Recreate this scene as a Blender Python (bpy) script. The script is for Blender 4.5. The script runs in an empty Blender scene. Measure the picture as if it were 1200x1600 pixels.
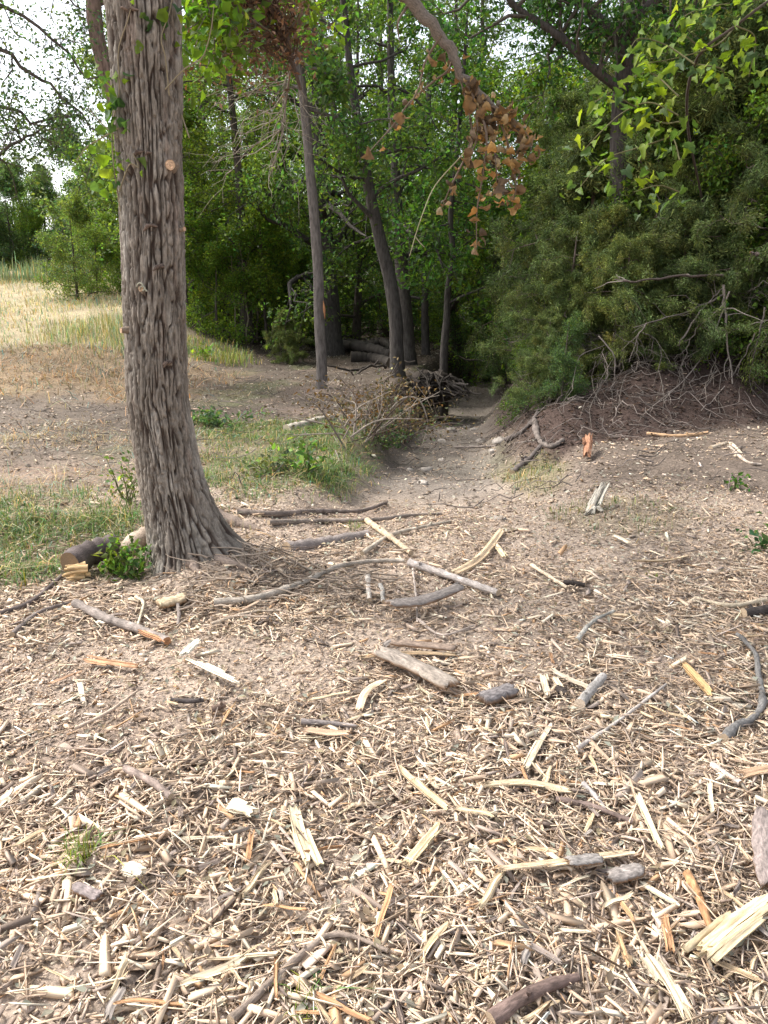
import bpy, math, random
import numpy as np
from mathutils import Vector

# ------------------------------------------------------------------ camera, sky, sun, exposure
S = bpy.context.scene
COL = S.collection
PITCH = math.radians(16.26)
CAM_H = 1.6
cam_d = bpy.data.cameras.new('camera')
cam_d.sensor_fit = 'VERTICAL'; cam_d.sensor_height = 24.0; cam_d.lens = 18.0
cam_d.clip_start = 0.05; cam_d.clip_end = 2000
cam = bpy.data.objects.new('camera', cam_d); COL.objects.link(cam)
cam.location = (0, 0, CAM_H); cam.rotation_euler = (math.pi/2 - PITCH, 0, 0)
S.camera = cam

SUN_EL, SUN_AZ = math.radians(52), math.radians(-70)      # azimuth from +y, negative = to the left
W = bpy.data.worlds.new('World'); S.world = W; W.use_nodes = True
wn, wl = W.node_tree.nodes, W.node_tree.links
wn.clear()
w_out = wn.new('ShaderNodeOutputWorld'); w_bg = wn.new('ShaderNodeBackground')
sky = wn.new('ShaderNodeTexSky'); sky.sky_type = 'NISHITA'; sky.sun_disc = False
sky.sun_elevation = SUN_EL; sky.sun_rotation = SUN_AZ
sky.air_density = 1.0; sky.dust_density = 3.0; sky.ozone_density = 1.0
bw = wn.new('ShaderNodeRGBToBW'); mixw = wn.new('ShaderNodeMix'); mixw.data_type = 'RGBA'
mixw.inputs['Factor'].default_value = 0.72                # thin white overcast over the blue
wl.new(sky.outputs[0], bw.inputs[0]); wl.new(sky.outputs[0], mixw.inputs[6]); wl.new(bw.outputs[0], mixw.inputs[7])
wl.new(mixw.outputs[2], w_bg.inputs['Color']); w_bg.inputs['Strength'].default_value = 0.15
wl.new(w_bg.outputs[0], w_out.inputs[0])
sun_d = bpy.data.lights.new('sun', 'SUN'); sun_d.energy = 1.5; sun_d.angle = math.radians(18); sun_d.color = (1.0, 0.95, 0.87)
sun = bpy.data.objects.new('sun', sun_d); COL.objects.link(sun)
sd = Vector((math.sin(SUN_AZ)*math.cos(SUN_EL), math.cos(SUN_AZ)*math.cos(SUN_EL), math.sin(SUN_EL)))
sun.rotation_euler = (-sd).to_track_quat('-Z', 'Y').to_euler()
sun.location = (-20, -5, 30)
S.view_settings.view_transform = 'Standard'; S.view_settings.look = 'None'
S.view_settings.exposure = 1.74; S.view_settings.gamma = 1.0; S.view_settings.use_curve_mapping = False
S.render.engine = 'CYCLES'
c = S.cycles
c.use_denoising = True; c.max_bounces = 6; c.diffuse_bounces = 3; c.glossy_bounces = 2
c.transmission_bounces = 4; c.transparent_max_bounces = 4; c.caustics_reflective = False; c.caustics_refractive = False

R = np.random.default_rng(7)
random.seed(7)

# ------------------------------------------------------------------ noise
def _h(ix, iy, iz, seed):
    n = (ix*374761393 + iy*668265263 + iz*2147483647 + seed*1274126177) & 0xffffffff
    n = ((n ^ (n >> 13))*1274126177) & 0xffffffff
    n = ((n ^ (n >> 16))*2246822519) & 0xffffffff
    return ((n ^ (n >> 15)) & 0xffff)/65535.0
def vn(x, y, z=0.0, seed=0):
    x, y, z = np.broadcast_arrays(np.asarray(x, float), np.asarray(y, float), np.asarray(z, float))
    ix, iy, iz = np.floor(x).astype(np.int64), np.floor(y).astype(np.int64), np.floor(z).astype(np.int64)
    fx, fy, fz = x-ix, y-iy, z-iz
    fx, fy, fz = fx*fx*(3-2*fx), fy*fy*(3-2*fy), fz*fz*(3-2*fz)
    r = 0
    for a in (0, 1):
        for b in (0, 1):
            for d in (0, 1):
                r = r + _h(ix+a, iy+b, iz+d, seed)*(fx if a else 1-fx)*(fy if b else 1-fy)*(fz if d else 1-fz)
    return r*2-1
def fbm(x, y, z=0.0, seed=0, o=4):
    r, a, f = 0, 0.5, 1.0
    for k in range(o):
        r = r + a*vn(np.asarray(x)*f, np.asarray(y)*f, np.asarray(z)*f, seed+k*17); a *= .5; f *= 2.03
    return r
def ss(a, b, x):
    t = np.clip((np.asarray(x, float)-a)/(b-a), 0, 1); return t*t*(3-2*t)

# ------------------------------------------------------------------ the lie of the land
GYy = np.array([-50, 3.5, 5.5, 7.0, 8.8, 13.4, 19.8, 30, 60, 400.])
GYx = np.array([0.0, 0.0, 0.15, 0.45, 0.62, 1.15, 2.4, 4.5, 9.0, 60.])
GYd = np.array([0, 0.0, 0.10, 0.28, 0.48, 0.80, 0.95, 0.9, 0.8, 0.8])
def gully_x(y): return np.interp(y, GYy, GYx)
def bank_s(x, y): return (x-1.3)*(-.398) + (y-7.3)*.917
def H(x, y):
    x = np.asarray(x, float); y = np.asarray(y, float)
    gx, gd = gully_x(y), np.interp(y, GYy, GYd)
    w = fbm(x*.7, y*.7, 0, 5, 3)*.25
    off = x - gx + w
    left, right = ss(-.5, -1.0, off), ss(.4, 1.6, off)
    z = -gd*(1-np.maximum(left, right))
    hill = .12*(np.minimum(np.maximum(y-9, 0), 18)**2/(np.minimum(np.maximum(y-9, 0), 18)+1.2))
    z = z + hill*1.06*ss(-1.8, -6.5, x)
    s = bank_s(x, y) - .45*ss(1.3, 2.6, x) + fbm(x*1.1, y*1.1, 0, 31, 3)*.25
    z = z + (.74*ss(-.1, 1.5, s) + np.minimum(.16*np.maximum(s-1.3, 0), .9) + .22*fbm(x*2.0, y*2.0, 0, 33, 4)*ss(0, .6, s))*ss(.5, 3.4, off)*ss(6.8, 7.6, y)
    z = z + .10*np.exp(-((x-2.6)**2/1.6 + (y-6.9)**2/.5))                         # pale mound on the right
    z = z + .11*np.exp(-((x+.78)**2/.16 + (y-4.25)**2/.09)) + .04*np.exp(-((x+1.15)**2 + (y-4.12)**2)/.05)                            # litter over the roots
    z = z - .05*np.exp(-((x+2.1)**2/.5 + (y-4.8)**2/.4))
    near = np.exp(-np.maximum(y-8, 0)/8)
    z = z + fbm(x*.55, y*.55, 0, 11, 3)*.10 + fbm(x*2.7, y*2.7, 0, 3, 3)*.04 + np.abs(fbm(x*6, y*6, 0, 29, 3))*.05*ss(4.5, 7, y) + fbm(x*11, y*11, 0, 23, 2)*.012*near
    return z
CT, ST = math.cos(PITCH), math.sin(PITCH)
def ray(px, py):
    u, v = (px-600)/1200.0, (800-py)/1200.0
    return np.array([u, CT + v*ST, -ST + v*CT])
def at(px, py, d):
    r = ray(px, py); return np.array([0, 0, CAM_H]) + r*(d/r[1])
def ground(px, py, lift=0.0):
    r = ray(px, py); r = r/r[1]
    t = np.linspace(.6, 45, 4000)
    h = CAM_H + r[2]*t - H(r[0]*t, t)
    k = np.argmax(h <= 0)
    if h[k] > 0: k = len(t)-1
    k = max(k, 1); f = h[k-1]/(h[k-1]-h[k] + 1e-9); d = t[k-1] + f*(t[k]-t[k-1])
    x, y = r[0]*d, d
    return np.array([x, y, float(H(x, y)) + lift])
def pixels(x, y, z):
    dy, dz = y*CT - (z-CAM_H)*ST, y*ST + (z-CAM_H)*CT
    dy = np.maximum(dy, .05)
    return 600+1200*x/dy, 800-1200*dz/dy

# ------------------------------------------------------------------ mesh helpers
def mesh_np(name, V, F, mat=None, col=None, gr=None, smooth=False):
    V = np.asarray(V, np.float32).reshape(-1, 3)
    F = F if isinstance(F, list) else [F]
    F = [np.asarray(f, np.int32) for f in F if len(f)]
    me = bpy.data.meshes.new(name)
    nl = sum(f.size for f in F); nf = sum(len(f) for f in F)
    me.vertices.add(len(V)); me.loops.add(nl); me.polygons.add(nf)
    me.vertices.foreach_set('co', V.ravel())
    me.loops.foreach_set('vertex_index', np.concatenate([f.ravel() for f in F]))
    tot = np.concatenate([np.full(len(f), f.shape[1], np.int32) for f in F])
    me.polygons.foreach_set('loop_start', np.concatenate([[0], np.cumsum(tot)[:-1]]).astype(np.int32))
    if smooth: me.polygons.foreach_set('use_smooth', np.ones(nf, bool))
    me.update(calc_edges=True)
    if col is not None:
        a = me.attributes.new('col', 'FLOAT_COLOR', 'POINT')
        cc = np.ones((len(V), 4), np.float32); cc[:, :3] = np.clip(col, 0, 1); a.data.foreach_set('color', cc.ravel())
    if gr is not None:
        a = me.attributes.new('gr', 'FLOAT_VECTOR', 'POINT'); a.data.foreach_set('vector', np.asarray(gr, np.float32).ravel())
    if mat: me.materials.append(mat)
    return me
def link(name, me, parent=None, loc=None, rot=None, scale=None):
    o = bpy.data.objects.new(name, me); COL.objects.link(o)
    if parent is not None: o.parent = parent
    if loc is not None: o.location = loc
    if rot is not None: o.rotation_euler = rot
    if scale is not None: o.scale = (scale,)*3 if np.isscalar(scale) else scale
    return o
def tag(o, label, cat, group=None, kind=None):
    if label: o['label'] = label
    if cat: o['category'] = cat
    if group: o['group'] = group
    if kind: o['kind'] = kind
    return o
def thing(name, label, cat, loc=(0, 0, 0), group=None, rz=0):
    o = link(name, None, None, loc, (0, 0, rz)); o.empty_display_size = .1
    return tag(o, label, cat, group)
def stuff(name, me, label, cat, parent=None):
    o = link(name, me, parent)
    o['kind'] = 'stuff'
    if parent is None: tag(o, label, cat)
    return o
def unit(v):
    v = np.asarray(v, float); return v/(np.linalg.norm(v, axis=-1, keepdims=True)+1e-12)

class MB:
    """collects pieces (verts, quads, tris, colours, grain coordinates) for one mesh"""
    def __init__(s): s.V, s.Q, s.T, s.C, s.G, s.n = [], [], [], [], [], 0
    def add(s, V, Q=None, T=None, col=(.3, .3, .3), gr=None):
        V = np.asarray(V, float)
        s.V.append(V)
        if Q is not None and len(Q): s.Q.append(np.asarray(Q)+s.n)
        if T is not None and len(T): s.T.append(np.asarray(T)+s.n)
        col = np.asarray(col, float)
        s.C.append(np.broadcast_to(col, (len(V), 3)) if col.ndim == 1 else col)
        s.G.append(V if gr is None else gr)
        s.n += len(V)
    def tube(s, P, r, sides=6, col=(.3, .3, .3), rough=0.0, caps=True, capcol=None, seed=0, flat=1.0):
        P = np.asarray(P, float); n = len(P); r = np.broadcast_to(np.asarray(r, float), (n,))
        T = np.empty_like(P); T[1:-1] = P[2:]-P[:-2]; T[0] = P[1]-P[0]; T[-1] = P[-1]-P[-2]; T = unit(T)
        ref = np.array([0, 0, 1.]) if abs(T[:, 2]).mean() < .75 else np.array([.9, .1, .1])
        A = unit(np.cross(T, ref)); B = np.cross(A, T)
        a = np.arange(sides)*2*math.pi/sides
        rr = r[:, None]*np.ones(sides)[None]
        L = np.concatenate([[0], np.cumsum(np.linalg.norm(P[1:]-P[:-1], axis=1))])
        if rough:
            rr = rr*(1 + rough*(2*R.random((n, sides))-1))
        V = P[:, None] + rr[..., None]*(np.cos(a)[None, :, None]*A[:, None] + flat*np.sin(a)[None, :, None]*B[:, None])
        G = np.stack([np.broadcast_to(L[:, None], (n, sides)), np.cos(a)[None]*rr, np.sin(a)[None]*rr + seed], -1)
        i = np.arange(n-1)[:, None]*sides; j = np.arange(sides)[None]; j2 = (j+1) % sides
        Q = np.stack([i+j, i+j2, i+sides+j2, i+sides+j], -1).reshape(-1, 4)
        V = V.reshape(-1, 3); G = G.reshape(-1, 3)
        cc = np.asarray(col, float)
        if cc.ndim == 2: cc = np.repeat(cc, sides, 0)
        s.add(V, Q, None, cc, G)
        if caps:
            for k, flip in ((0, 1), (n-1, 0)):
                ring = V[k*sides:(k+1)*sides]; V2 = np.vstack([ring, ring.mean(0)])
                jj = np.arange(sides); t = np.stack([jj, (jj+1) % sides, np.full(sides, sides)], -1)
                if flip: t = t[:, ::-1]
                cl = capcol if capcol is not None else (cc if cc.ndim == 1 else cc[k*sides])
                s.add(V2, None, t, cl, V2*3)
    def mesh(s, name, mat, smooth=False):
        V = np.vstack(s.V); F = []
        if s.Q: F.append(np.vstack(s.Q))
        if s.T: F.append(np.vstack(s.T))
        return mesh_np(name, V, F, mat, np.vstack(s.C), np.vstack(s.G), smooth)

def jitter_path(p0, p1, n, amp, rng=None):
    rng = rng or R
    t = np.linspace(0, 1, n)[:, None]
    P = np.asarray(p0)*(1-t) + np.asarray(p1)*t
    L = np.linalg.norm(np.asarray(p1)-np.asarray(p0))
    k = rng.normal(0, amp*L/math.sqrt(n), (n, 3)); k[0] = 0
    k = np.cumsum(k, 0); k -= t*k[-1]
    return P+k
def smooth_path(P, n):
    P = np.asarray(P, float); m = len(P)
    t = np.linspace(0, m-1, n); i = np.clip(t.astype(int), 0, m-2); f = (t-i)[:, None]
    E = np.vstack([2*P[0]-P[1], P, 2*P[-1]-P[-2]])
    a, b, c_, d = E[i], E[i+1], E[i+2], E[i+3]
    return .5*((2*b) + (-a+c_)*f + (2*a-5*b+4*c_-d)*f*f + (-a+3*b-3*c_+d)*f**3)

# ------------------------------------------------------------------ materials
def newmat(name, rough=.85, spec=.3):
    m = bpy.data.materials.new(name); m.use_nodes = True
    n, l = m.node_tree.nodes, m.node_tree.links
    b = n['Principled BSDF']; b.inputs['Roughness'].default_value = rough
    b.inputs['Specular IOR Level'].default_value = spec
    return m, n, l, b
def node(n, t, **kw):
    x = n.new(t)
    for k, v in kw.items():
        if k in x.inputs: x.inputs[k].default_value = v
        else: setattr(x, k, v)
    return x
def colour_mat(name, rough=.85, spec=.25, grain=None, amount=.35, bump=.0, scale=40, coord='gr'):
    """colour from the mesh, modulated by grain stretched along the piece"""
    m, n, l, b = newmat(name, rough, spec)
    a = node(n, 'ShaderNodeAttribute', attribute_name='col')
    if grain is None:
        l.new(a.outputs['Color'], b.inputs['Base Color']); return m
    if coord == 'gr':
        g = node(n, 'ShaderNodeAttribute', attribute_name='gr'); src = g.outputs['Vector']
    else:
        g = node(n, 'ShaderNodeTexCoord'); src = g.outputs['Object']
    mp = node(n, 'ShaderNodeMapping'); mp.inputs['Scale'].default_value = grain
    l.new(src, mp.inputs['Vector'])
    nz = node(n, 'ShaderNodeTexNoise', Scale=scale, Detail=5.0, Roughness=.65); l.new(mp.outputs[0], nz.inputs['Vector'])
    mr = node(n, 'ShaderNodeMapRange'); mr.inputs['From Min'].default_value = .3; mr.inputs['From Max'].default_value = .7
    mr.inputs['To Min'].default_value = 1-amount; mr.inputs['To Max'].default_value = 1+amount*.8
    l.new(nz.outputs['Fac'], mr.inputs['Value'])
    mx = node(n, 'ShaderNodeVectorMath', operation='SCALE')
    l.new(a.outputs['Color'], mx.inputs[0]); l.new(mr.outputs[0], mx.inputs['Scale'])
    l.new(mx.outputs[0], b.inputs['Base Color'])
    if bump:
        bp = node(n, 'ShaderNodeBump', Strength=.7, Distance=bump); l.new(nz.outputs['Fac'], bp.inputs['Height'])
        l.new(bp.outputs[0], b.inputs['Normal'])
    return m
def leaf_mat(name, trans=.45, rough=.55, tint=(1.5, 1.5, .7), vary=True):
    m, n, l, b = newmat(name, rough, .3)
    at_ = node(n, 'ShaderNodeAttribute', attribute_name='col'); oi = node(n, 'ShaderNodeObjectInfo')
    cr = node(n, 'ShaderNodeValToRGB'); e = cr.color_ramp.elements            # every plant has its own tone
    e[0].color = (.72, .80, .85, 1) if vary else (1, 1, 1, 1); e[1].color = (1.35, 1.22, .85, 1) if vary else (1, 1, 1, 1); k_ = e.new(.5); k_.color = (.95, 1.0, 1.0, 1) if vary else (1, 1, 1, 1)
    l.new(oi.outputs['Random'], cr.inputs[0]); a = node(n, 'ShaderNodeVectorMath', operation='MULTIPLY')
    l.new(at_.outputs['Color'], a.inputs[0]); l.new(cr.outputs['Color'], a.inputs[1])
    a = type('O', (), {'outputs': {'Color': a.outputs[0]}})
    l.new(a.outputs['Color'], b.inputs['Base Color'])
    t = node(n, 'ShaderNodeBsdfTranslucent'); mx = node(n, 'ShaderNodeVectorMath', operation='MULTIPLY')
    mx.inputs[1].default_value = tint
    l.new(a.outputs['Color'], mx.inputs[0]); l.new(mx.outputs[0], t.inputs['Color'])
    ms = node(n, 'ShaderNodeMixShader'); ms.inputs[0].default_value = trans
    l.new(b.outputs[0], ms.inputs[1]); l.new(t.outputs[0], ms.inputs[2])
    l.new(ms.outputs[0], n['Material Output'].inputs['Surface'])
    return m
M_WOOD = colour_mat('split_wood', .85, .2, (2.2, 34, 34), .5, .003, 6)
M_STICK = colour_mat('stick_bark', .9, .2, (14, 40, 40), .5, .004, 4)
M_CHIP = colour_mat('chip_wood', .8, .25)
M_BARK = colour_mat('tree_bark', .95, .15, (5, 5, 1.1), .55, .02, 6, 'obj')
M_TWIG = colour_mat('twig_bark', .9, .15)
M_LEAF = leaf_mat('broad_leaf', .5)
M_CEDAR = leaf_mat('cedar_leaf', .35, .7, (1.1, 1.15, .7))
M_GRASS = leaf_mat('grass_blade', .35, .6, (1.2, 1.2, .7), False)
M_DRY = leaf_mat('dry_leaf', .22, .7, (1.2, 1.0, .7))
M_STONE = colour_mat('stone', .9, .2, (1, 1, 1), .35, .004, 30, 'obj')

# ------------------------------------------------------------------ the ground sheet
def zone_masks(x, y):
    n1, n2 = fbm(x*.9, y*.9, 0, 41, 4), fbm(x*3.1, y*3.1, 0, 43, 3)
    gx = gully_x(y); off = x-gx
    s = bank_s(x, y)
    m = {}
    m['field'] = ss(-3.2, -5.2, x + n1*1.2 + np.maximum(0, (y-20))*.12)*ss(13.4, 15.2, y + n1*1.6)
    m['straw'] = ss(-2.2, -3.6, x+n1)*ss(10.2, 11.4, y+n1*1.2)*(1-ss(13.6, 15.5, y+n1*1.5))
    g1 = ss(1.25, .55, np.hypot((x+.72)/1.35, (y-7.9)/2.0) + n1*.5)*ss(.0, -.35, off+.55+n2*.15)
    g2 = ss(1.2, .5, np.hypot((x+2.55)/.85, (y-4.95)/.95) + n1*.5)
    g3 = ss(1.1, .5, np.hypot((x-1.45)/.35, (y-7.4)/1.0) + n1*.5)
    g4 = ss(1.1, .6, np.hypot((x-1.7)/.5, (y-5.35)/.5) + n1*.6)*.5
    m['grass'] = np.clip(g1+g2+g3+g4, 0, 1)
    m['gully'] = (1-ss(.45, .95, np.abs(off)+n2*.15))*ss(5.8, 7.4, y)
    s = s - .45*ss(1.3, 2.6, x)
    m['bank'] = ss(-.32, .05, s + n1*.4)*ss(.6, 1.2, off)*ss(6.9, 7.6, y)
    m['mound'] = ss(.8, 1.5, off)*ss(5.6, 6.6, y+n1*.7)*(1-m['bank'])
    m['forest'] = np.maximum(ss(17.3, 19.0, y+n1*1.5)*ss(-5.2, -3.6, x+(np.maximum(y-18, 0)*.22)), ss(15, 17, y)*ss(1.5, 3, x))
    m['soil'] = ss(.12, .5, n1 + .35*np.exp(-((x+1.05)**2/.10 + (y-2.0)**2/.25)) + .3*np.exp(-((x+.95)**2/.3 + (y-3.4)**2/.2)))
    return m
def sinh_axis(lo, hi, c, step, n):
    t = np.linspace(math.asinh((lo-c)/step), math.asinh((hi-c)/step), n); return c + step*np.sinh(t)
gxs = sinh_axis(-600, 600, 0.0, 2.2, 390); gys = sinh_axis(-300, 1200, 3.4, 2.4, 430)
GX, GY = np.meshgrid(gxs, gys)
far_fade = ss(120, 60, np.hypot(GX, GY-5))
GZ = H(GX, GY)*far_fade + 2.0*(1-far_fade)*ss(0, 80, GY)
gx_, gy_ = GX.ravel(), GY.ravel()
zm = zone_masks(gx_, gy_)
n3 = fbm(gx_*6, gy_*6, 0, 77, 3)[:, None]; n4 = fbm(gx_*1.3, gy_*1.3, 0, 78, 3)[:, None]
gc = np.tile(np.array([.34, .27, .215]), (len(gx_), 1))*(1+.35*n3)
def blend(c0, mask, colr, k=1.0):
    mk = np.clip(mask, 0, 1)[:, None]*k
    return c0*(1-mk) + np.asarray(colr)[None]*(1+.35*n3+.3*n4)*mk
gc = blend(gc, ss(5.2, 7.5, gy_)*ss(0, -1, gx_), (.145, .118, .095))
gc = blend(gc, ss(7.8, 10, gy_ + n4[:, 0]*2)*ss(-4.6, -2.6, gx_ + n4[:, 0]), (.10, .08, .064))
gc = blend(gc, ss(6.5, 8, gy_)*ss(.12, .45, fbm(gx_*1.1, gy_*1.1, 0, 47, 4)), (.13, .135, .07), .7)
gc = blend(gc, zm['soil'], (.22, .165, .13), .8)
gc = blend(gc, zm['mound'], (.135, .106, .085))
gc = blend(gc, zm['straw'], (.28, .205, .13))
gc = blend(gc, zm['field'], (.35, .29, .19))
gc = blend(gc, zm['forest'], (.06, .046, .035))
gc = blend(gc, zm['gully'], (.16, .138, .118), .9)
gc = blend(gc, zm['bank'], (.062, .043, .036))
gc = blend(gc, zm['grass'], (.17, .145, .085), .8)
ny, nx = GX.shape
ii = (np.arange(ny-1)[:, None]*nx + np.arange(nx-1)[None]).ravel()
gq = np.stack([ii, ii+1, ii+nx+1, ii+nx], -1)
mg, n, l, b = newmat('ground_soil', .95, .1)
a = node(n, 'ShaderNodeAttribute', attribute_name='col'); tc = node(n, 'ShaderNodeTexCoord')
nz1 = node(n, 'ShaderNodeTexNoise', Scale=38.0, Detail=8.0, Roughness=.75); l.new(tc.outputs['Object'], nz1.inputs['Vector'])
nz2 = node(n, 'ShaderNodeTexVoronoi', Scale=75.0); l.new(tc.outputs['Object'], nz2.inputs['Vector'])
mr = node(n, 'ShaderNodeMapRange'); mr.inputs['From Min'].default_value = .3; mr.inputs['From Max'].default_value = .72
mr.inputs['To Min'].default_value = .5; mr.inputs['To Max'].default_value = 1.5; l.new(nz1.outputs['Fac'], mr.inputs['Value'])
mr2 = node(n, 'ShaderNodeMapRange'); mr2.inputs['To Min'].default_value = .72; mr2.inputs['To Max'].default_value = 1.3
sp = node(n, 'ShaderNodeSeparateColor'); l.new(nz2.outputs['Color'], sp.inputs[0]); l.new(sp.outputs[0], mr2.inputs['Value'])
mm = node(n, 'ShaderNodeMath', operation='MULTIPLY'); l.new(mr.outputs[0], mm.inputs[0]); l.new(mr2.outputs[0], mm.inputs[1])
mx = node(n, 'ShaderNodeVectorMath', operation='SCALE'); l.new(a.outputs['Color'], mx.inputs[0]); l.new(mm.outputs[0], mx.inputs['Scale'])
l.new(mx.outputs[0], b.inputs['Base Color'])
bp = node(n, 'ShaderNodeBump', Strength=.8, Distance=.012); l.new(nz1.outputs['Fac'], bp.inputs['Height']); l.new(bp.outputs[0], b.inputs['Normal'])
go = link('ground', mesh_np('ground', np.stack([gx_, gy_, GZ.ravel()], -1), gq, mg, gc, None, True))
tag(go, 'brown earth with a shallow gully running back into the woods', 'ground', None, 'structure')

# ------------------------------------------------------------------ trees: builders
def grow(path, rad, rng, n_limbs=12, t0=.3, length=3.0, elev=(.1, .7), droop=.0, n_sub=5, n_twig=5, wander=.25, sub_len=.45, twig_len=.22, wood=(.16, .13, .105), trunk_sides=14, limb_r=.45):
    """a trunk along path with limbs, branches and twigs; returns the wood and the twig segments that carry leaves"""
    mb = MB(); path = np.asarray(path, float); n = len(path); wood = np.asarray(wood)
    mb.tube(path, rad, trunk_sides, wood, .07)
    segs = []
    az = rng.random()*6.28
    for k in range(n_limbs):
        t = t0 + (1-t0)*(k+rng.random()*.8)/n_limbs; f = t*(n-1); i = min(int(f), n-2)
        p = path[i]*(1-(f-i)) + path[i+1]*(f-i); r0 = float(np.interp(f, np.arange(n), rad))
        az += 2.4 + rng.normal(0, .4); el = rng.uniform(*elev) + .5*max(0, t-.6)
        Ln = length*rng.uniform(.6, 1.15)*(1.0-.55*max(0, (t-.35)/.65))
        d = np.array([math.cos(az)*math.cos(el), math.sin(az)*math.cos(el), math.sin(el)])
        m = 7; P = [p]
        for q in range(m-1):
            d = unit(d + rng.normal(0, wander, 3) + np.array([0, 0, -droop])); P.append(P[-1]+d*Ln/(m-1))
        P = np.array(P); rr = np.linspace(r0*limb_r, .008, m)
        mb.tube(P, rr, 6, wood*rng.uniform(.85, 1.15), .08, False)
        for s_ in range(n_sub):
            q = 1 + (m-2)*(s_+rng.random())/n_sub; qi = min(int(q), m-2)
            b0 = P[qi]*(1-(q-qi)) + P[qi+1]*(q-qi)
            ax = unit(P[qi+1]-P[qi]); d2 = unit(ax*.6 + rng.normal(0, .75, 3) + np.array([0, 0, .15-droop]))
            L2 = Ln*sub_len*rng.uniform(.6, 1.2)
            B = jitter_path(b0, b0+d2*L2, 5, .22, rng); mb.tube(B, np.linspace(max(.006, rr[qi]*.5), .004, 5), 4, wood*rng.uniform(.8, 1.2), 0, False)
            for w_ in range(n_twig):
                q2 = 1+3*(w_+rng.random())/n_twig; i2 = min(int(q2), 3)
                c0 = B[i2]*(1-(q2-i2)) + B[i2+1]*(q2-i2)
                d3 = unit(unit(B[i2+1]-B[i2])*.7 + rng.normal(0, .7, 3)); L3 = Ln*twig_len*rng.uniform(.6, 1.3)
                mb.tube(np.array([c0, c0+d3*L3*.5+rng.normal(0, .03, 3), c0+d3*L3]), [.005, .004, .0025], 3, wood, 0, False)
                segs.append((c0, c0+d3*L3))
    return mb, np.array(segs)
def leaves(segs, per, size, rng, base, spread=.10, aspect=.55, hue=.25, up=.5, lum=.35):
    n = len(segs)*per
    k = np.repeat(np.arange(len(segs)), per); t = rng.random(n)[:, None]**.8
    P = segs[k, 0]*(1-t) + segs[k, 1]*t + rng.normal(0, spread, (n, 3))
    N = unit(rng.normal(0, 1, (n, 3)) + np.array([0, 0, up*2])); D = unit(np.cross(N, rng.normal(0, 1, (n, 3))))
    D = unit(D + np.array([0, 0, -.25])); X = unit(np.cross(N, D)); N = np.cross(D, X)
    L = size*rng.uniform(.6, 1.3, n)[:, None]; Wd = L*aspect*rng.uniform(.8, 1.2, n)[:, None]
    fold = rng.uniform(.05, .35, n)[:, None]*Wd
    V = np.stack([P, P+D*L*.45+X*Wd*.5+N*fold, P+D*L-N*L*.12, P+D*L*.45-X*Wd*.5+N*fold], 1).reshape(-1, 3)
    i = np.arange(n)*4
    T = np.vstack([np.stack([i, i+1, i+2], -1), np.stack([i, i+2, i+3], -1)])
    cl = rng.normal(0, 1, len(segs))[k]; ca = cl*.5 + rng.normal(0, 1, n)*.6
    C = np.asarray(base)[None]*np.exp(lum*rng.normal(0, 1, n))[:, None]*np.stack([1+hue*ca, 1+.1*hue*ca, 1-.3*hue*ca], -1)
    return V, T, np.repeat(np.clip(C, .004, .5), 4, 0)
def sprays(segs, per, rng, base, length=.10, width=.014, spread=.062, droop=.25, lum=.45, hue=.22):
    """cedar foliage: narrow scale-leaf sprays leaning along their twig"""
    n = len(segs)*per
    k = np.repeat(np.arange(len(segs)), per); t = rng.random(n)[:, None]
    ax = unit(segs[:, 1]-segs[:, 0])[k]
    P = segs[k, 0]*(1-t) + segs[k, 1]*t + rng.normal(0, spread, (n, 3))
    D = unit(ax*.8 + rng.normal(0, .55, (n, 3)) + np.array([0, 0, -droop])); X = unit(np.cross(D, rng.normal(0, 1, (n, 3))))
    L = length*rng.uniform(.5, 1.3, n)[:, None]; Wd = width*rng.uniform(.7, 1.4, n)[:, None]
    V = np.stack([P-X*Wd, P+X*Wd, P+D*L], 1).reshape(-1, 3)
    i = np.arange(n)*3
    T = np.stack([i, i+1, i+2], -1)
    ca = rng.normal(0, 1, len(segs))[k]*.8 + rng.normal(0, .5, n)
    C = np.asarray(base)[None]*np.exp(lum*rng.normal(0, 1, n) + .2*rng.normal(0, 1, len(segs))[k])[:, None]*np.stack([1+hue*np.maximum(ca, -.6), 1+.2*hue*ca, 1-.2*hue*ca], -1)
    return V, T, np.repeat(np.clip(C, .003, .5), 3, 0)
def straight(h, r, rng, lean=.05, n=10, z0=-.25, curve=.03):
    P = np.zeros((n, 3)); P[:, 2] = np.linspace(z0, h, n)
    P[:, :2] = np.cumsum(rng.normal(0, curve, (n, 2))*h/n, 0) + np.linspace(0, 1, n)[:, None]*rng.normal(0, lean, 2)*h
    P[:, :2] -= P[1, :2]
    rad = r*(1-.8*np.linspace(0, 1, n)); rad[0] *= 1.5; rad[1] *= 1.1
    return P, rad
def put_tree(name, label, cat, group, loc, wood, crown, rz=0, sc=1.0, extra=()):
    t = thing(name, label, cat, loc, group, rz); t.scale = (sc,)*3 if np.isscalar(sc) else sc
    link('trunk', wood, t)
    if crown is not None:
        cr = link('crown', crown, t)
    for nm, me in extra: link(nm, me, t)
    return t
def broadleaf(seed, h, r, length, leaf=(.085, .145, .034), size=.10, per=26, limbs=18, t0=.10, lean=.05, sub=6, twig=6, elev=(-.15, .7), wood=(.085, .07, .06), droop=.03, lum=.35):
    rng = np.random.default_rng(seed)
    P, rad = straight(h, r, rng, lean)
    mb, segs = grow(P, rad, rng, limbs, t0, length, elev, droop, sub, twig, wood=wood)
    V, T, C = leaves(segs, per, size, rng, leaf, lum=lum)
    return mb.mesh('tree_wood', M_BARK, True), mesh_np('tree_leaves', V, T, M_LEAF, C)
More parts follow.
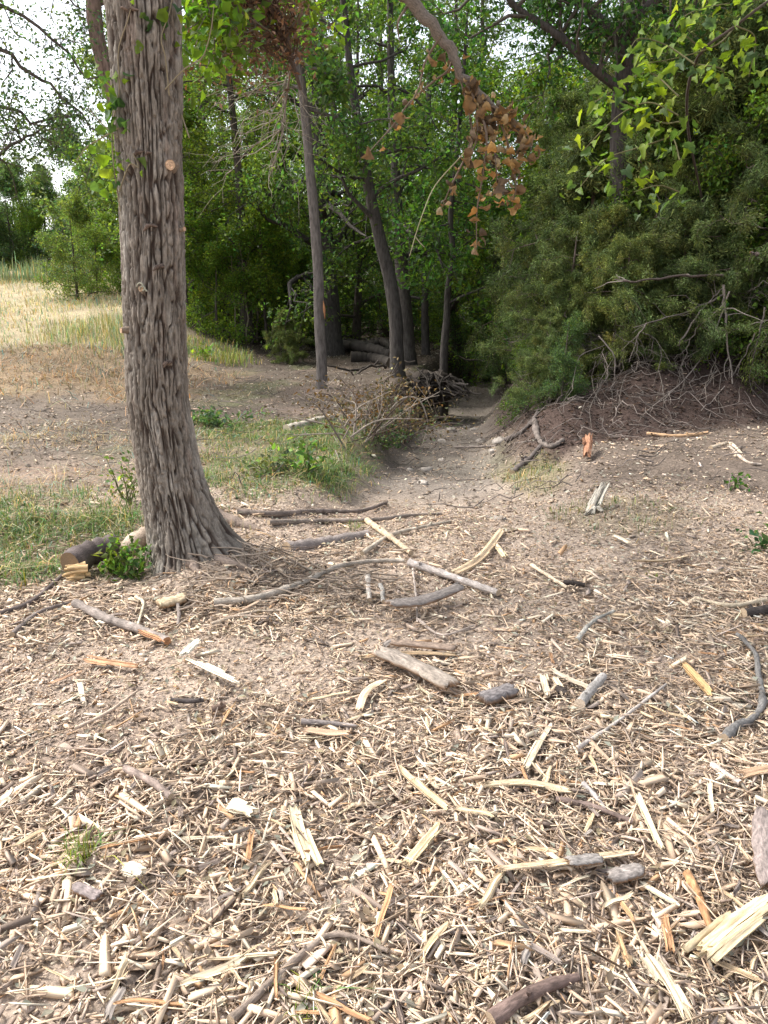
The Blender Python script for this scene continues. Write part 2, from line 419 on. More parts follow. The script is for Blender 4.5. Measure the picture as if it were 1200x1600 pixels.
def cedar(seed, h, r, length, base=(.115, .155, .045), per=165, limbs=30, t0=.08, sub=5, twig=4, wood=(.15, .115, .095), dead=0, L=.085, wd=.0075, t_dead=.3):
    rng = np.random.default_rng(seed)
    P, rad = straight(h, r, rng, .05)
    mb, segs = grow(P, rad, rng, limbs, t0, length, (-.25, .35), .05, sub, twig, wander=.18, wood=wood)
    for k in range(dead):                                    # bare grey dead limbs low on the trunk
        z = rng.uniform(.15, t_dead)*h; az = rng.random()*6.28; d = np.array([math.cos(az), math.sin(az), rng.uniform(-.4, .3)])
        p0 = np.array([0, 0, z]); B = jitter_path(p0, p0+d*length*rng.uniform(.5, 1.1), 7, .2, rng)
        g = np.array([.26, .225, .19])*rng.uniform(.5, 1.2); mb.tube(B, np.linspace(.009, .0025, 7), 4, g, 0, False)
        for q in range(5):
            i = rng.integers(2, 6); d2 = unit(unit(d)*.6 + rng.normal(0, .6, 3)+np.array([0, 0, -.2]))
            mb.tube(jitter_path(B[i], B[i]+d2*length*.35*rng.uniform(.5, 1.2), 4, .2, rng), np.linspace(.005, .002, 4), 3, g, 0, False)
    V, T, C = sprays(segs, per, rng, base, L, wd)
    return mb.mesh('cedar_wood', M_BARK, True), mesh_np('cedar_leaves', V, T, M_CEDAR, C)

# ------------------------------------------------------------------ the big oak
OAK = np.array([-1.29, 4.40, 0.0])
def oak_c(z):
    z = np.asarray(z, float)
    return np.stack([OAK[0] + np.interp(z, [-.2, 0, .5, 1.0, 1.8, 2.9, 5, 8], [.09, .075, .03, .0, .045, .09, .05, -.3]),
                     OAK[1] + np.interp(z, [-.2, 3, 8], [0, -.02, .3])], -1)
def oak_r(z, th):
    z0 = np.maximum(z, 0)
    r = np.interp(z, [0, .5, 1.2, 2.2, 3.0, 4.2, 5.0, 8.0], [.172, .165, .158, .160, .182, .19, .15, .05])
    r = r*(1 + .035*np.sin(2*th+1+z*.8) + .03*np.sin(3*th-z*1.4))
    r = r + .36*np.exp(-z0/.22)*np.maximum(0, np.cos(th+.12))**4*ss(1.0, .4, z)
    r = r + .12*np.exp(-z0/.13)*np.maximum(0, np.cos(th+1.45))**4 + .16*np.exp(-z0/.2)*np.maximum(0, np.cos(th-2.2))**4
    r = r + .03*np.exp(-z0/.12)
    return r
zr = np.concatenate([np.linspace(-.18, 3.15, 620), np.linspace(3.2, 8.0, 60)])
NT = 236
th = np.linspace(0, 2*math.pi, NT, endpoint=False)
ZZ, TT = np.meshgrid(zr, th, indexing='ij')
def oak_bark(z, t):
    """interlacing ridges between furrows: 0 in the furrow, 1 on the ridge"""
    ct, st_ = np.cos(t), np.sin(t)
    wz = .10*vn(ct*3, st_*3, z*3, 90)
    f1 = vn(ct*12 + .35*vn(ct*7, st_*7, z*9, 92), st_*12 + .35*vn(ct*7, st_*7, z*9, 93), (z+wz)*5.4, 91) + .45*vn(ct*12, st_*12, z*9, 94)
    f2 = vn(ct*19, st_*19, (z-wz)*11, 96) + .4*vn(ct*20, st_*20, z*18, 98)
    a1, a2 = ss(.02, .24, np.abs(f1)), ss(.0, .30, np.abs(f2))
    return a1*(.55+.45*a2), vn(ct*5, st_*5, z*6, 89)*.5+.5
rb, cid = oak_bark(ZZ, TT)
fine = fbm(np.cos(TT)*14, np.sin(TT)*14, ZZ*20, 95, 3)
crk = vn(np.cos(TT)*9, np.sin(TT)*9, ZZ*34, 97)
hgt = rb*(.8+.3*cid) - .30*ss(.35, .65, crk)*rb + .40*fine
rad = oak_r(ZZ, TT) + (hgt-.6)*.022
oc = oak_c(zr)
OV = np.stack([oc[:, None, 0] + rad*np.cos(TT), oc[:, None, 1] + rad*np.sin(TT), ZZ], -1).reshape(-1, 3)
nzr = len(zr); i = (np.arange(nzr-1)[:, None]*NT); j = np.arange(NT)[None]; j2 = (j+1) % NT
OQ = np.stack([i+j, i+j2, i+NT+j2, i+NT+j], -1).reshape(-1, 4)
grey = np.array([.225, .195, .163]); pale = np.array([.41, .38, .335]); brown = np.array([.062, .045, .036]); red = np.array([.21, .15, .12])
k = np.clip(rb*1.15-.1, 0, 1)[..., None]
lich = ss(.05, .5, fbm(np.cos(TT)*3, np.sin(TT)*3, ZZ*3.5, 99, 4))[..., None]
rd = ss(.15, .5, fbm(np.cos(TT)*4, np.sin(TT)*4, ZZ*3.0, 101, 4))[..., None]
top = grey*(1-lich*.5)+pale*lich*.5; top = top*(1-.45*rd)+red*.45*rd
OC = (brown*(1-k) + top*k)*(1+.35*fine[..., None])*(.8+.4*cid[..., None])
m_oak, n, l, b = newmat('oak_bark', .95, .12)
a = node(n, 'ShaderNodeAttribute', attribute_name='col'); tc = node(n, 'ShaderNodeTexCoord')
mp = node(n, 'ShaderNodeMapping'); mp.inputs['Scale'].default_value = (1, 1, .3); l.new(tc.outputs['Object'], mp.inputs[0])
nz = node(n, 'ShaderNodeTexNoise', Scale=110.0, Detail=6.0, Roughness=.7); l.new(mp.outputs[0], nz.inputs['Vector'])
mr = node(n, 'ShaderNodeMapRange'); mr.inputs['From Min'].default_value = .3; mr.inputs['From Max'].default_value = .7
mr.inputs['To Min'].default_value = .6; mr.inputs['To Max'].default_value = 1.35; l.new(nz.outputs['Fac'], mr.inputs['Value'])
mx = node(n, 'ShaderNodeVectorMath', operation='SCALE'); l.new(a.outputs['Color'], mx.inputs[0]); l.new(mr.outputs[0], mx.inputs['Scale'])
l.new(mx.outputs[0], b.inputs['Base Color'])
bp = node(n, 'ShaderNodeBump', Strength=.8, Distance=.006); l.new(nz.outputs['Fac'], bp.inputs['Height']); l.new(bp.outputs[0], b.inputs['Normal'])
oak = thing('oak_tree', 'large grey oak with deeply furrowed bark and a root flare, nearest tree on the left', 'tree', (0, 0, 0))
link('trunk', mesh_np('oak_trunk', OV, OQ, m_oak, OC.reshape(-1, 3), None, True), oak)
rng = np.random.default_rng(3)
lim, lsegs = grow(np.array([[*oak_c(z), z] for z in np.linspace(3.6, 8, 8)]), np.linspace(.15, .05, 8), rng, 11, .05, 3.2, (.15, .7), .0, 5, 5, wood=(.22, .19, .165))
dead_root = np.array([-.35, 4.95, 4.35])
lim.tube(smooth_path([[*oak_c(3.9), 3.9], [-.9, 4.6, 4.3], dead_root, [.3, 5.4, 4.6], [1.3, 6.0, 5.2]], 14), np.linspace(.085, .03, 14), 10, (.22, .19, .165), .06)
link('limb', lim.mesh('oak_limbs', M_BARK, True), oak)
V, T, C = leaves(lsegs, 16, .11, rng, (.06, .105, .022))
link('crown', mesh_np('oak_crown', V, T, M_LEAF, C), oak)
def on_oak(px, py, out=0.0):
    r = ray(px, py); best = None
    for d in np.linspace(3.7, 4.8, 440):
        p = np.array([0, 0, CAM_H]) + r*(d/r[1]); cc = oak_c(p[2]); th_ = math.atan2(p[1]-cc[1], p[0]-cc[0])
        if math.hypot(p[0]-cc[0], p[1]-cc[1]) <= float(oak_r(p[2], th_)) + .006:
            best = (p, th_); break
    if best is None:
        p = np.array([0, 0, CAM_H]) + r*(4.28/r[1]); best = (p, math.atan2(p[1]-oak_c(p[2])[1], p[0]-oak_c(p[2])[0]))
    p, th_ = best; nrm = np.array([math.cos(th_), math.sin(th_), 0])
    return p+nrm*out, nrm
def stub(px, py, r, ln, dirn=None, label=None):
    p, nr = on_oak(px, py); d = unit(nr + np.array([0, 0, .25])) if dirn is None else unit(dirn)
    mb = MB(); q = p+d*ln
    a_ = np.linspace(0, 1, 5)[:, None]; pts = (p-d*.05)*(1-a_)+q*a_
    mb.tube(pts, [r*1.7, r*1.5, r*1.2, r*1.06, r*.97], 16, (.22, .17, .13), .06, True, (.42, .29, .19))
    f = MB(); e1 = unit(np.cross(d, [0, 0, 1.])); e2 = np.cross(e1, d); a_ = np.linspace(0, 6.283, 16, endpoint=False); V = []; C = []
    for ri, fr in enumerate((.9, .78, .64, .5, .36, .2, .07)):
        V.append(q + d*(.004-.0015*(ri % 2)) + (e1*np.cos(a_)[:, None] + e2*np.sin(a_)[:, None])*r*fr*(1+.05*R.normal(size=(16, 1)))); C.append(np.tile(np.array([.50, .33, .21] if ri % 2 else [.60, .42, .28])*(.75 if ri == 6 else 1), (16, 1))*np.exp(.12*R.normal(size=(16, 1))))
    k0 = np.arange(6)[:, None]*16; j0 = np.arange(16)[None]; f.add(np.vstack(V+[[q+d*.003]]), np.stack([k0+j0, k0+(j0+1) % 16, k0+16+(j0+1) % 16, k0+16+j0], -1).reshape(-1, 4), np.stack([96+np.arange(16), 96+(np.arange(16)+1) % 16, np.full(16, 112)], -1), np.vstack(C+[[[.35, .22, .14]]]))
    s_ = link('branch_stub', mb.mesh('branch_stub', M_STICK, True), oak)
    link('cut_face', f.mesh('cut_face', M_WOOD), s_)
stub(266, 258, .026, .035, (.25, -1, -.1)); stub(191, 516, .016, .004, (-.75, -.65, .0)); stub(281, 359, .012, .03, (.9, -.5, .1)); stub(222, 452, .016, .012)
for (px, py, w, h_) in ((236, 352, 22, 10), (248, 416, 26, 12), (200, 14, 26, 10), (222, 238, 24, 14), (262, 566, 16, 9)):
    p, nr = on_oak(px, py, -.004); tx = np.array([-nr[1], nr[0], 0]); sgn = 1; mb = MB()
    for q in range(5):
        wv = w/1200*4.1*.5; o_ = R.uniform(-.7, .7)*wv
        pts = np.array([p+tx*(o_-wv*.5)+np.array([0, 0, R.uniform(-.03, .012)]), p+tx*o_+nr*R.uniform(.008, .02), p+tx*(o_+wv*.5)+np.array([0, 0, R.uniform(-.012, .012)])])
        mb.tube(pts, [.004, .009, .003], 6, np.array([.15, .11, .088])*R.uniform(.6, 1.3), .4)
    link('bark_scar', mb.mesh('bark_scar', M_STICK), oak)
mb = MB(); p, nr = on_oak(222, 448, .012)
tx = np.array([-nr[1], nr[0], 0])
# curled shelf of loose bark on the trunk
for q in range(3):
    a_ = np.linspace(0, 3.6, 8); rr_ = .018-.004*q
    pts = p + tx*(np.cos(a_)[:, None]*rr_+.012*q) + np.array([0, 0, 1.])*(np.sin(a_)[:, None]*rr_ - .012*q) + nr*.01
    mb.tube(pts, np.linspace(.006, .003, 8), 6, (.30, .29, .22), .1)
link('loose_bark', mb.mesh('loose_bark', M_STICK), oak)
for pts, r0, r1 in (([(322, 840), (368, 850), (410, 858), (445, 862)], .04, .01), ([(305, 870), (350, 878), (395, 890), (430, 893)], .034, .012), ([(340, 815), (380, 822), (430, 838)], .06, .015), ([(300, 885), (312, 898), (330, 908)], .028, .01)):
    mb = MB(); gp = np.array([ground(*q) for q in pts]); gp[:, 2] += np.linspace(.02, -.012, len(pts))
    pp = smooth_path(gp, 16); mb.tube(pp, np.linspace(r0, r1, 16)*(1+.15*R.normal(size=16)), 10, (.27, .21, .17), .12)
    link('root', mb.mesh('root', M_STICK, True), oak)

# ------------------------------------------------------------------ trees of the wood that are traced one by one
def traced(pix, d, rads, seed, label, cat='tree', group=None, name='woodland_tree', limbs=8, t0=.45, length=2.2, per=18, leaf=(.085, .145, .034), size=.10, wood=(.07, .062, .056), elev=(.0, .7), sub=5, twig=5, sides=14, lum=.35, droop=.02, pts=26):
    rng = np.random.default_rng(seed)
    P = np.array([at(px, py, d + dd) for px, py, dd in [(q + (0,))[:3] for q in pix]])
    b0 = P[0].copy(); b0[2] = H(b0[0], b0[1]); P[0, 2] = b0[2]-.15
    P = smooth_path(P-b0, pts); rr = np.interp(np.linspace(0, 1, pts), np.linspace(0, 1, len(rads)), rads)
    rr[0] *= 1.35; rr[1] *= 1.1
    mb, segs = grow(P, rr, rng, limbs, t0, length, elev, droop, sub, twig, wood=wood, trunk_sides=sides)
    V, T, C = leaves(segs, per, size, rng, leaf, lum=lum)
    return put_tree(name, label, cat, group, b0, mb.mesh('wood', M_BARK, True), mesh_np('crown', V, T, M_LEAF, C))
B = traced([(503, 604), (502, 560), (499, 500), (497, 420), (490, 330), (484, 260), (478, 190), (470, 120), (462, 60), (455, -20), (448, -120), (445, -250)], 12.7, [.088, .083, .076, .066, .055, .04], 21,
           'slim grey tree alone in front of the wood, with an orange scar on its trunk', limbs=9, t0=.55, wood=(.14, .122, .11), length=1.8)
mb = MB(); sp_ = at(505.5, 484, 12.59)-np.array(B.location); mb.tube(np.array([sp_+[.02, 0, -.14], sp_+[.015, -.03, 0], sp_+[.0, 0, .14]]), [.004, .02, .004], 6, (.36, .17, .08), .35)
link('bark_wound', mb.mesh('bark_wound', M_WOOD), B)
traced([(622, 596), (620, 560), (619, 510), (612, 450), (600, 400), (588, 350), (580, 310), (570, 260), (560, 200), (548, 120), (540, 40), (530, -60), (520, -200)], 14.4, [.145, .125, .115, .10, .08, .055, .03], 22,
       'grey trunk leaning left at the edge of the gully, beside the tangle of roots', limbs=11, t0=.42, length=2.6)
traced([(640, 578), (636, 520), (630, 450), (624, 380), (620, 320), (618, 250), (612, 150), (610, 50), (608, -80)], 17, [.16, .145, .13, .12, .10, .07, .04], 23,
       'dark upright trunk just behind the leaning grey trunk at the gully', limbs=12, t0=.3, length=3)
traced([(520, 560), (517, 500), (512, 440), (507, 380), (500, 300), (495, 200), (490, 100), (485, 0), (480, -100)], 19.2, [.26, .24, .22, .2, .17, .12, .06], 24,
       'thick dark trunk directly behind the slim grey tree', limbs=14, t0=.25, length=3.2, per=22)
traced([(666, 560), (664, 500), (664, 430), (660, 330), (668, 200), (672, 80), (680, -80)], 19, [.10, .09, .08, .07, .05, .03], 25, 'thin dark trunk in the shade right of the paired trunks', limbs=10, t0=.25, length=2.6)
traced([(694, 600), (694, 550), (698, 500), (700, 450), (708, 400), (704, 340), (712, 260), (722, 150), (730, 20)], 15.2, [.085, .075, .06, .055, .05, .04, .02], 26,
       'thin crooked tree rising from the tangled roots above the gully', limbs=10, t0=.3, length=1.9, leaf=(.05, .115, .03))
traced([(225, 560), (222, 400), (208, 260), (172, 130), (154, 70), (146, 10), (138, -120), (130, -260)], 13.5, [.15, .14, .13, .12, .115, .1, .06], 27,
       'brown trunk showing behind the left side of the oak at the top of the photo', limbs=6, t0=.7, length=2.4, wood=(.20, .14, .115))
# the wide thin-leaved tree against the sky on the far left
rng = np.random.default_rng(28)
bx_ = np.array([-9.3, 15.0, 0]); bx_[2] = H(bx_[0], bx_[1])
mb = MB(); mb.tube(smooth_path([[0, 0, -.2], [.05, 0, 2.5], [.2, .2, 5], [.1, .1, 8.5]], 16), np.linspace(.26, .12, 16), 12, (.12, .10, .085), .06)
segs = []
for pix in ([(-110, 40), (-20, 70), (50, 110), (95, 150), (135, 185), (175, 225)], [(-120, -40), (-20, 0), (60, 40), (120, 110), (170, 130)], [(-100, 260), (-20, 250), (30, 225), (60, 200), (110, 180)],
            [(-90, 160), (0, 160), (50, 190), (90, 185), (125, 172)], [(-80, -120), (20, -60), (90, -20), (150, 30)]):
    P = np.array([at(px, py, 13.2 + .3*math.sin(px*.01)) for px, py in pix]) - bx_
    st = np.array([.1, .1, min(8, max(2.0, P[0, 2]-.4))]); P = smooth_path(np.vstack([st, P]), 16); P = P + rng.normal(0, .035, P.shape)
    rr = np.linspace(.048, .008, 16); mb.tube(P, rr, 7, (.12, .10, .085), .06)
    for q in range(15):
        i = rng.integers(3, 15); d = unit(unit(P[i]-P[i-1])*.5 + rng.normal(0, .7, 3)); Lb = rng.uniform(.4, 1.1)
        Bq = jitter_path(P[i], P[i]+d*Lb, 5, .25, rng); mb.tube(Bq, np.linspace(rr[i]*.45, .004, 5), 4, (.12, .10, .085), 0, False)
        for w_ in range(5):
            i2 = rng.integers(1, 5); d3 = unit(d*.6+rng.normal(0, .7, 3)); e = Bq[i2]+d3*rng.uniform(.2, .5)
            mb.tube(np.array([Bq[i2], (Bq[i2]+e)/2+rng.normal(0, .02, 3), e]), [.005, .004, .003], 3, (.12, .1, .085), 0, False); segs.append((Bq[i2], e))
V, T, C = leaves(np.array(segs), 15, .07, rng, (.075, .115, .05), spread=.12)
put_tree('woodland_tree', 'wide thin-leaved tree with dark crooked limbs against the white sky, upper left', 'tree', None, bx_, mb.mesh('wood', M_BARK, True), mesh_np('crown', V, T, M_LEAF, C))

# the tree whose dark limb crosses the upper right
rng = np.random.default_rng(29)
bt = np.array([3.3, 11.6, 0]); bt[2] = H(3.3, 11.6)
mb = MB(); mb.tube(smooth_path([[0, 0, -.2], [.1, 0, 1.5], [-.05, .1, 3.2], [.1, .2, 5.5], [.2, .1, 8]], 16), np.linspace(.17, .07, 16), 12, (.07, .06, .055), .06)
segs = []
for pix in ([(925, 105), (890, 70), (850, 40), (800, 5), (760, -60)], [(960, 60), (930, 20), (880, -20), (840, -90)], [(1000, 20), (1050, -20), (1110, -70)]):
    P = np.array([at(px, py, 11.4) for px, py in pix])-bt
    P = smooth_path(np.vstack([[0, .1, P[0, 2]-.25], P]), 14); mb.tube(P, np.linspace(.065, .03, 14), 9, (.07, .06, .055), .08)
    for q in range(14):
        i = rng.integers(2, 14); d = unit(rng.normal(0, .8, 3)+np.array([-.2, .3, .3])); Lb = rng.uniform(.6, 1.6); Bq = jitter_path(P[i], P[i]+d*Lb, 5, .25, rng)
        mb.tube(Bq, np.linspace(.03, .005, 5), 4, (.1, .085, .07), 0, False)
        for w_ in range(6):
            i2 = rng.integers(1, 5); e = Bq[i2]+unit(d*.5+rng.normal(0, .7, 3))*rng.uniform(.3, .7); mb.tube(np.array([Bq[i2], e]), [.006, .003], 3, (.1, .085, .07), 0, False); segs.append((Bq[i2], e))
V, T, C = leaves(np.array(segs), 22, .085, rng, (.05, .11, .025))
put_tree('woodland_tree', 'dark trunked tree whose thick blackish limb slants across the upper right', 'tree', None, bt, mb.mesh('wood', M_BARK, True), mesh_np('crown', V, T, M_LEAF, C))

# ------------------------------------------------------------------ the rest of the wood: copies of a few grown trees
KIND = {
 'a': broadleaf(101, 10.5, .16, 3.3, leaf=(.10, .16, .034)), 'b': broadleaf(102, 11.5, .18, 3.8, leaf=(.08, .145, .038), per=24, limbs=18),
 'c': broadleaf(103, 8.5, .12, 2.8, leaf=(.13, .19, .028), size=.095), 'd': broadleaf(104, 12, .2, 3.6, leaf=(.075, .13, .045), t0=.22, per=22),
 's': broadleaf(105, 3.0, .05, 1.5, leaf=(.115, .18, .026), size=.075, limbs=12, t0=.06, per=26), 'h': broadleaf(106, 3.4, .06, 1.8, leaf=(.085, .135, .05), size=.07, limbs=14, t0=.04, per=30),
 'j': cedar(111, 4.4, .10, 1.75, dead=30), 'k': cedar(112, 6.2, .13, 2.1, base=(.09, .125, .04), dead=30), 'm': cedar(113, 3.6, .08, 1.6, base=(.12, .15, .045), per=170, dead=34, t_dead=.4)}
def px_xy(px, d): return (px-600)/1200*d*1.02, d
G1, G2, G3, G4 = 'leafy trees in the wood behind the gully', 'trees deep in the wood', 'low bushes along the crest of the field', 'cedars massed on the right bank'
wood_list = [
 # px, d, kind, scale, label, category, group
 (300, 21, 'c', .85, 'leafy yellow-green tree at the edge of the wood just right of the oak', 'tree', None),
 (395, 19.5, 'a', .85, 'leafy tree behind the thin stems at the left edge of the wood', 'tree', None),
 (250, 24, 'h', 1.7, 'dark rounded bush hidden partly behind the oak at the wood edge', 'bush', None),
 (148, 20.5, 'h', .66, 'dark green low bush on the field edge left of the oak', 'bush', None),
 (178, 21.5, 's', .62, 'paler low bush between the dark bush and the oak', 'bush', None),
 (330, 26, 'd', .95, None, None, G1), (450, 23, 'b', .9, None, None, G1), (560, 23.5, 'c', 1.05, None, None, G1), (600, 27, 'b', 1.0, None, None, G1),
 (705, 22.5, 'a', .9, None, None, G1), (770, 19.5, 'c', .8, None, None, G1), (740, 27, 'd', 1.0, None, None, G1), (850, 22, 'b', .85, None, None, G1),
 (500, 30, 'a', 1.1, None, None, G1), (950, 18, 'a', .9, None, None, G1), (1060, 17, 'd', .85, None, None, G1), (1190, 16, 'b', .85, None, None, G1), (880, 27, 'd', 1.0, None, None, G1),
 (300, 31, 'a', .8, None, None, G2), (340, 38, 'b', 1.1, None, None, G2), (380, 34, 'b', 1.1, None, None, G2), (430, 40, 'a', 1.2, None, None, G2), (540, 38, 'd', 1.2, None, None, G2),
 (650, 35, 'a', 1.2, None, None, G2), (700, 42, 'b', 1.3, None, None, G2), (800, 34, 'b', 1.1, None, None, G2), (590, 46, 'b', 1.3, None, None, G2), (900, 36, 'a', 1.1, None, None, G2),
 (1000, 30, 'b', 1.1, None, None, G2), (1110, 26, 'a', 1.1, None, None, G2), (480, 50, 'd', 1.3, None, None, G2), (350, 48, 'd', 1.3, None, None, G2), (760, 50, 'd', 1.4, None, None, G2), (1230, 24, 'd', 1.1, None, None, G2),
 (1000, 42, 'd', 1.3, None, None, G2), (640, 55, 'd', 1.5, None, None, G2), (1300, 19, 'a', .9, None, None, G2), (1350, 28, 'b', 1, None, None, G2),
 (40, 31, 'h', 1.05, None, None, G3), (95, 30, 's', 1.0, None, None, G3), (130, 33, 'h', 1.35, None, None, G3), (-20, 30, 's', 1.1, None, None, G3), (170, 29, 'h', 1.3, None, None, G3), (205, 27, 's', 1.5, None, None, G3),
 (60, 30, 'h', 1.5, None, None, G3), (15, 29.5, 'h', 1.5, None, None, G3), (-45, 30, 'h', 1.5, None, None, G3), (112, 31, 'h', 1.5, None, None, G3), (30, 33, 'h', 1.5, None, None, G3), (85, 34, 's', 1.5, None, None, G3), (150, 32, 's', 1.5, None, None, G3), (70, 38, 'h', 1.5, None, None, G3), (10, 36, 'h', 1.4, None, None, G3), (-70, 33, 'h', 1.3, None, None, G3), (-130, 36, 's', 1.6, None, None, G3), (200, 36, 'h', 1.9, None, None, G3),
 (868, 11.2, 'm', .55, 'small cedar standing at the lip of the gully, left end of the dark cedars', 'tree', G4), (930, 11.3, 'm', .55, 'low cedar overhanging the brow of the dark bank above the orange stump', 'tree', G4), (1010, 11.3, 'm', .6, 'short cedar on the brow of the bank behind the fan of bare branches', 'tree', G4), (848, 10.2, 'm', .30, 'very small cedar on the left shoulder of the dark bank', 'tree', None), (822, 10.8, 's', .30, 'low leafy bush on the right lip of the gully', 'bush', None), (872, 9.7, 'h', .28, 'low dark bush clinging to the left end of the dark bank', 'bush', None), (890, 12.8, 'm', .7, None, None, G4), (1100, 11.2, 's', .95, 'bright green leafy shrub among the dark cedars at right', 'shrub', None), (960, 12.2, 's', 1.0, 'yellow-green leafy shrub between dark cedars above the bank', 'shrub', None), (1180, 11.4, 's', 1.25, 'tall bright leafy shrub by the right edge among the cedars', 'shrub', None), (1040, 13.4, 's', 1.6, 'big loose yellow-green shrub behind the front cedars', 'shrub', None), (890, 14.2, 's', 1.3, 'green leafy shrub left of the cedars beyond the bank', 'shrub', None), (310, 19, 's', .9, 'sunlit yellow-green bush at the wood edge right of the oak', 'bush', None), (350, 18.6, 's', .75, 'smaller sunlit bush beside the thin stems', 'bush', None), (425, 19.5, 's', 1.0, 'bright bush behind the thin stems', 'bush', None), (910, 12.2, 'm', .85, None, None, G4), (985, 12.2, 'j', .80, 'olive cedar above the middle of the dark bank, behind the low level bough', 'tree', G4), (1075, 12.0, 'm', 1.1, 'broad cedar directly behind the fan of bare branches', 'tree', G4), (1160, 11.9, 'j', 1.0, 'tall cedar by the right edge below the lobed-leaf vine', 'tree', G4), (1265, 11.4, 'k', .85, None, None, G4),
 (885, 13.4, 'j', .82, 'rounded cedar at the right side of the gully where it enters the wood', 'tree', G4), (822, 16.8, 'k', .5, 'farthest cedar up the gully, its right-hand side', 'tree', G4), (880, 15.0, 'k', .70, None, None, G4), (960, 13.8, 'k', .78, None, None, G4), (1050, 13.5, 'k', .92, None, None, G4), (1150, 13, 'k', 1.05, None, None, G4),
 (1120, 10.9, 'm', .75, 'cedar bough mass hanging over the brow of the bank by the upright bare branch', 'tree', None), (1215, 10.6, 'j', .7, 'dark cedar at the far right end of the bank', 'tree', None), (960, 10.6, 'm', .45, 'small ragged cedar drooping over the middle of the dark bank', 'tree', None), (1045, 10.7, 'm', .5, 'ragged cedar drooping over the bank left of the upright bare branch', 'tree', None), (1380, 10.8, 'j', 1.0, None, None, G4), (1400, 12.5, 'k', 1.1, None, None, G4), (330, 22.5, 'k', .62, 'dark cedar at the wood edge between the oak and the thin stems', 'tree', None), (455, 17.2, 'm', .30, 'small young cedar left of the slim grey tree', 'tree', None),
 (785, 18.4, 'h', .5, 'bushy undergrowth on the far right side of the gully', 'bush', None), (842, 12.4, 'm', .36, 'low cedar overhanging the right wall of the gully', 'tree', None) ]
G5 = 'undergrowth bushes filling the wood'
rngu = np.random.default_rng(150)
for px, d in ((280, 23), (320, 20.5), (360, 22), (415, 20.5), (440, 23), (475, 22.5), (540, 25), (575, 29), (620, 26), (665, 29), (700, 25), (735, 22), (780, 23), (820, 20), (860, 18.5), (900, 19), (250, 28), (300, 31), (345, 29), (390, 28), (430, 30), (490, 33), (545, 36), (600, 37), (660, 39), (720, 34), (790, 31), (860, 26), (470, 42), (630, 47), (560, 48), (700, 50), (380, 40), (310, 40)):
    wood_list.append((px+rngu.uniform(-8, 8), d, 'shsc'[rngu.integers(4)] if d < 30 else 'hc'[rngu.integers(2)], rngu.uniform(.75, 1.25) if d < 30 else rngu.uniform(1.0, 1.6), None, None, G5))
LB = {G5: 'leafy bush filling the shade under the trees of the wood', G1: 'leafy green tree crowding the wood beyond the gully', G2: 'tree far back in the wood seen between nearer crowns', G3: 'small bush on the skyline of the pale field', G4: 'dark feathery cedar with bare grey twigs on the right bank'}
CB = {G5: 'bush', G1: 'tree', G2: 'tree', G3: 'bush', G4: 'tree'}
for k, (px, d, kd, sc, lb, ct, gp) in enumerate(wood_list):
    x, y = px_xy(px, d); z = float(H(x, y))
    if gp == G5 and kd == 'c': sc *= .55
    nm = 'bush' if (ct or CB.get(gp)) == 'bush' else 'cedar_tree' if kd in 'jkm' else 'woodland_tree'
    if gp == G3: sc = (d*.118-.6)/3.2*rngu.uniform(.85, 1.12)*(1.35 if px > 150 else 1)
    if gp == G2 and d >= 30: sc *= .74
    sxy = sc*random.uniform(.92, 1.1)
    put_tree(nm, lb or LB[gp], ct or CB[gp], gp, (x, y, z), *KIND[kd], rz=random.random()*6.28, sc=(sxy, sxy, sc))

# thin stems in a clump at the left edge of the wood
rng = np.random.default_rng(51); cb = ground(395, 532); ct_ = thing('sapling_clump', 'clump of thin stems with yellow-green tops at the left edge of the wood', 'saplings', cb)
for k, (bxp, txp, ty, r) in enumerate(((372, 362, 400, .02), (385, 372, 360, .024), (395, 392, 380, .018), (402, 398, 330, .026), (412, 418, 370, .022), (420, 440, 400, .016), (380, 402, 390, .015), (408, 384, 410, .014))):
    p0 = ground(bxp, 530+rng.uniform(-4, 4)); p1 = at(txp, ty, p0[1]+rng.uniform(-.3, .3)); P = jitter_path(p0-[0, 0, .05], p1, 9, .05, rng)-cb
    mb = MB(); mb.tube(P, np.linspace(r, r*.4, 9), 6, np.array([.23, .19, .14])*rng.uniform(.7, 1.2), .05); sg = []
    for q in range(10):
        i = rng.integers(4, 9); e = P[i]+rng.normal(0, .28, 3)+[0, 0, .2]; mb.tube(np.array([P[i], e]), [.006, .003], 3, (.2, .16, .12), 0, False); sg.append((P[i], e))
    st_ = link('stem', mb.mesh('stem', M_TWIG, True), ct_)
    V, T, C = leaves(np.array(sg), 14, .085, rng, (.10, .16, .02)); link('leaves', mesh_np('stem_leaves', V, T, M_LEAF, C), st_)['kind'] = 'stuff'

def weed(px, py, h, n, leaf, size, label, seed, cat='weed', spread=.2, per=12, lean=(0, 0, 0)):
    rng = np.random.default_rng(seed); b_ = ground(px, py); t = thing('weed', label, cat, b_)
    for k in range(n):
        e = np.array([rng.normal(0, spread), rng.normal(0, spread*.7), h*rng.uniform(.6, 1.1)])+np.array(lean)*h; P = jitter_path(np.zeros(3), e, 6, .12, rng); mb = MB()
        mb.tube(P, np.linspace(.006, .002, 6), 4, (.13, .13, .06), 0, False); s_ = link('stem', mb.mesh('stem', M_TWIG), t)
        V, T, C = leaves(np.stack([P[1:-1], P[2:]], 1), per//4+1, size, rng, leaf, spread=size*.7, aspect=.6)
        link('leaves', mesh_np('weed_leaves', V, T, M_LEAF, C), s_)['kind'] = 'stuff'
    return t
weed(335, 664, .14, 22, (.075, .13, .055), .06, 'cut leafy sprigs lying in the grass just right of the oak', 72, 'sprigs', .34, 16)
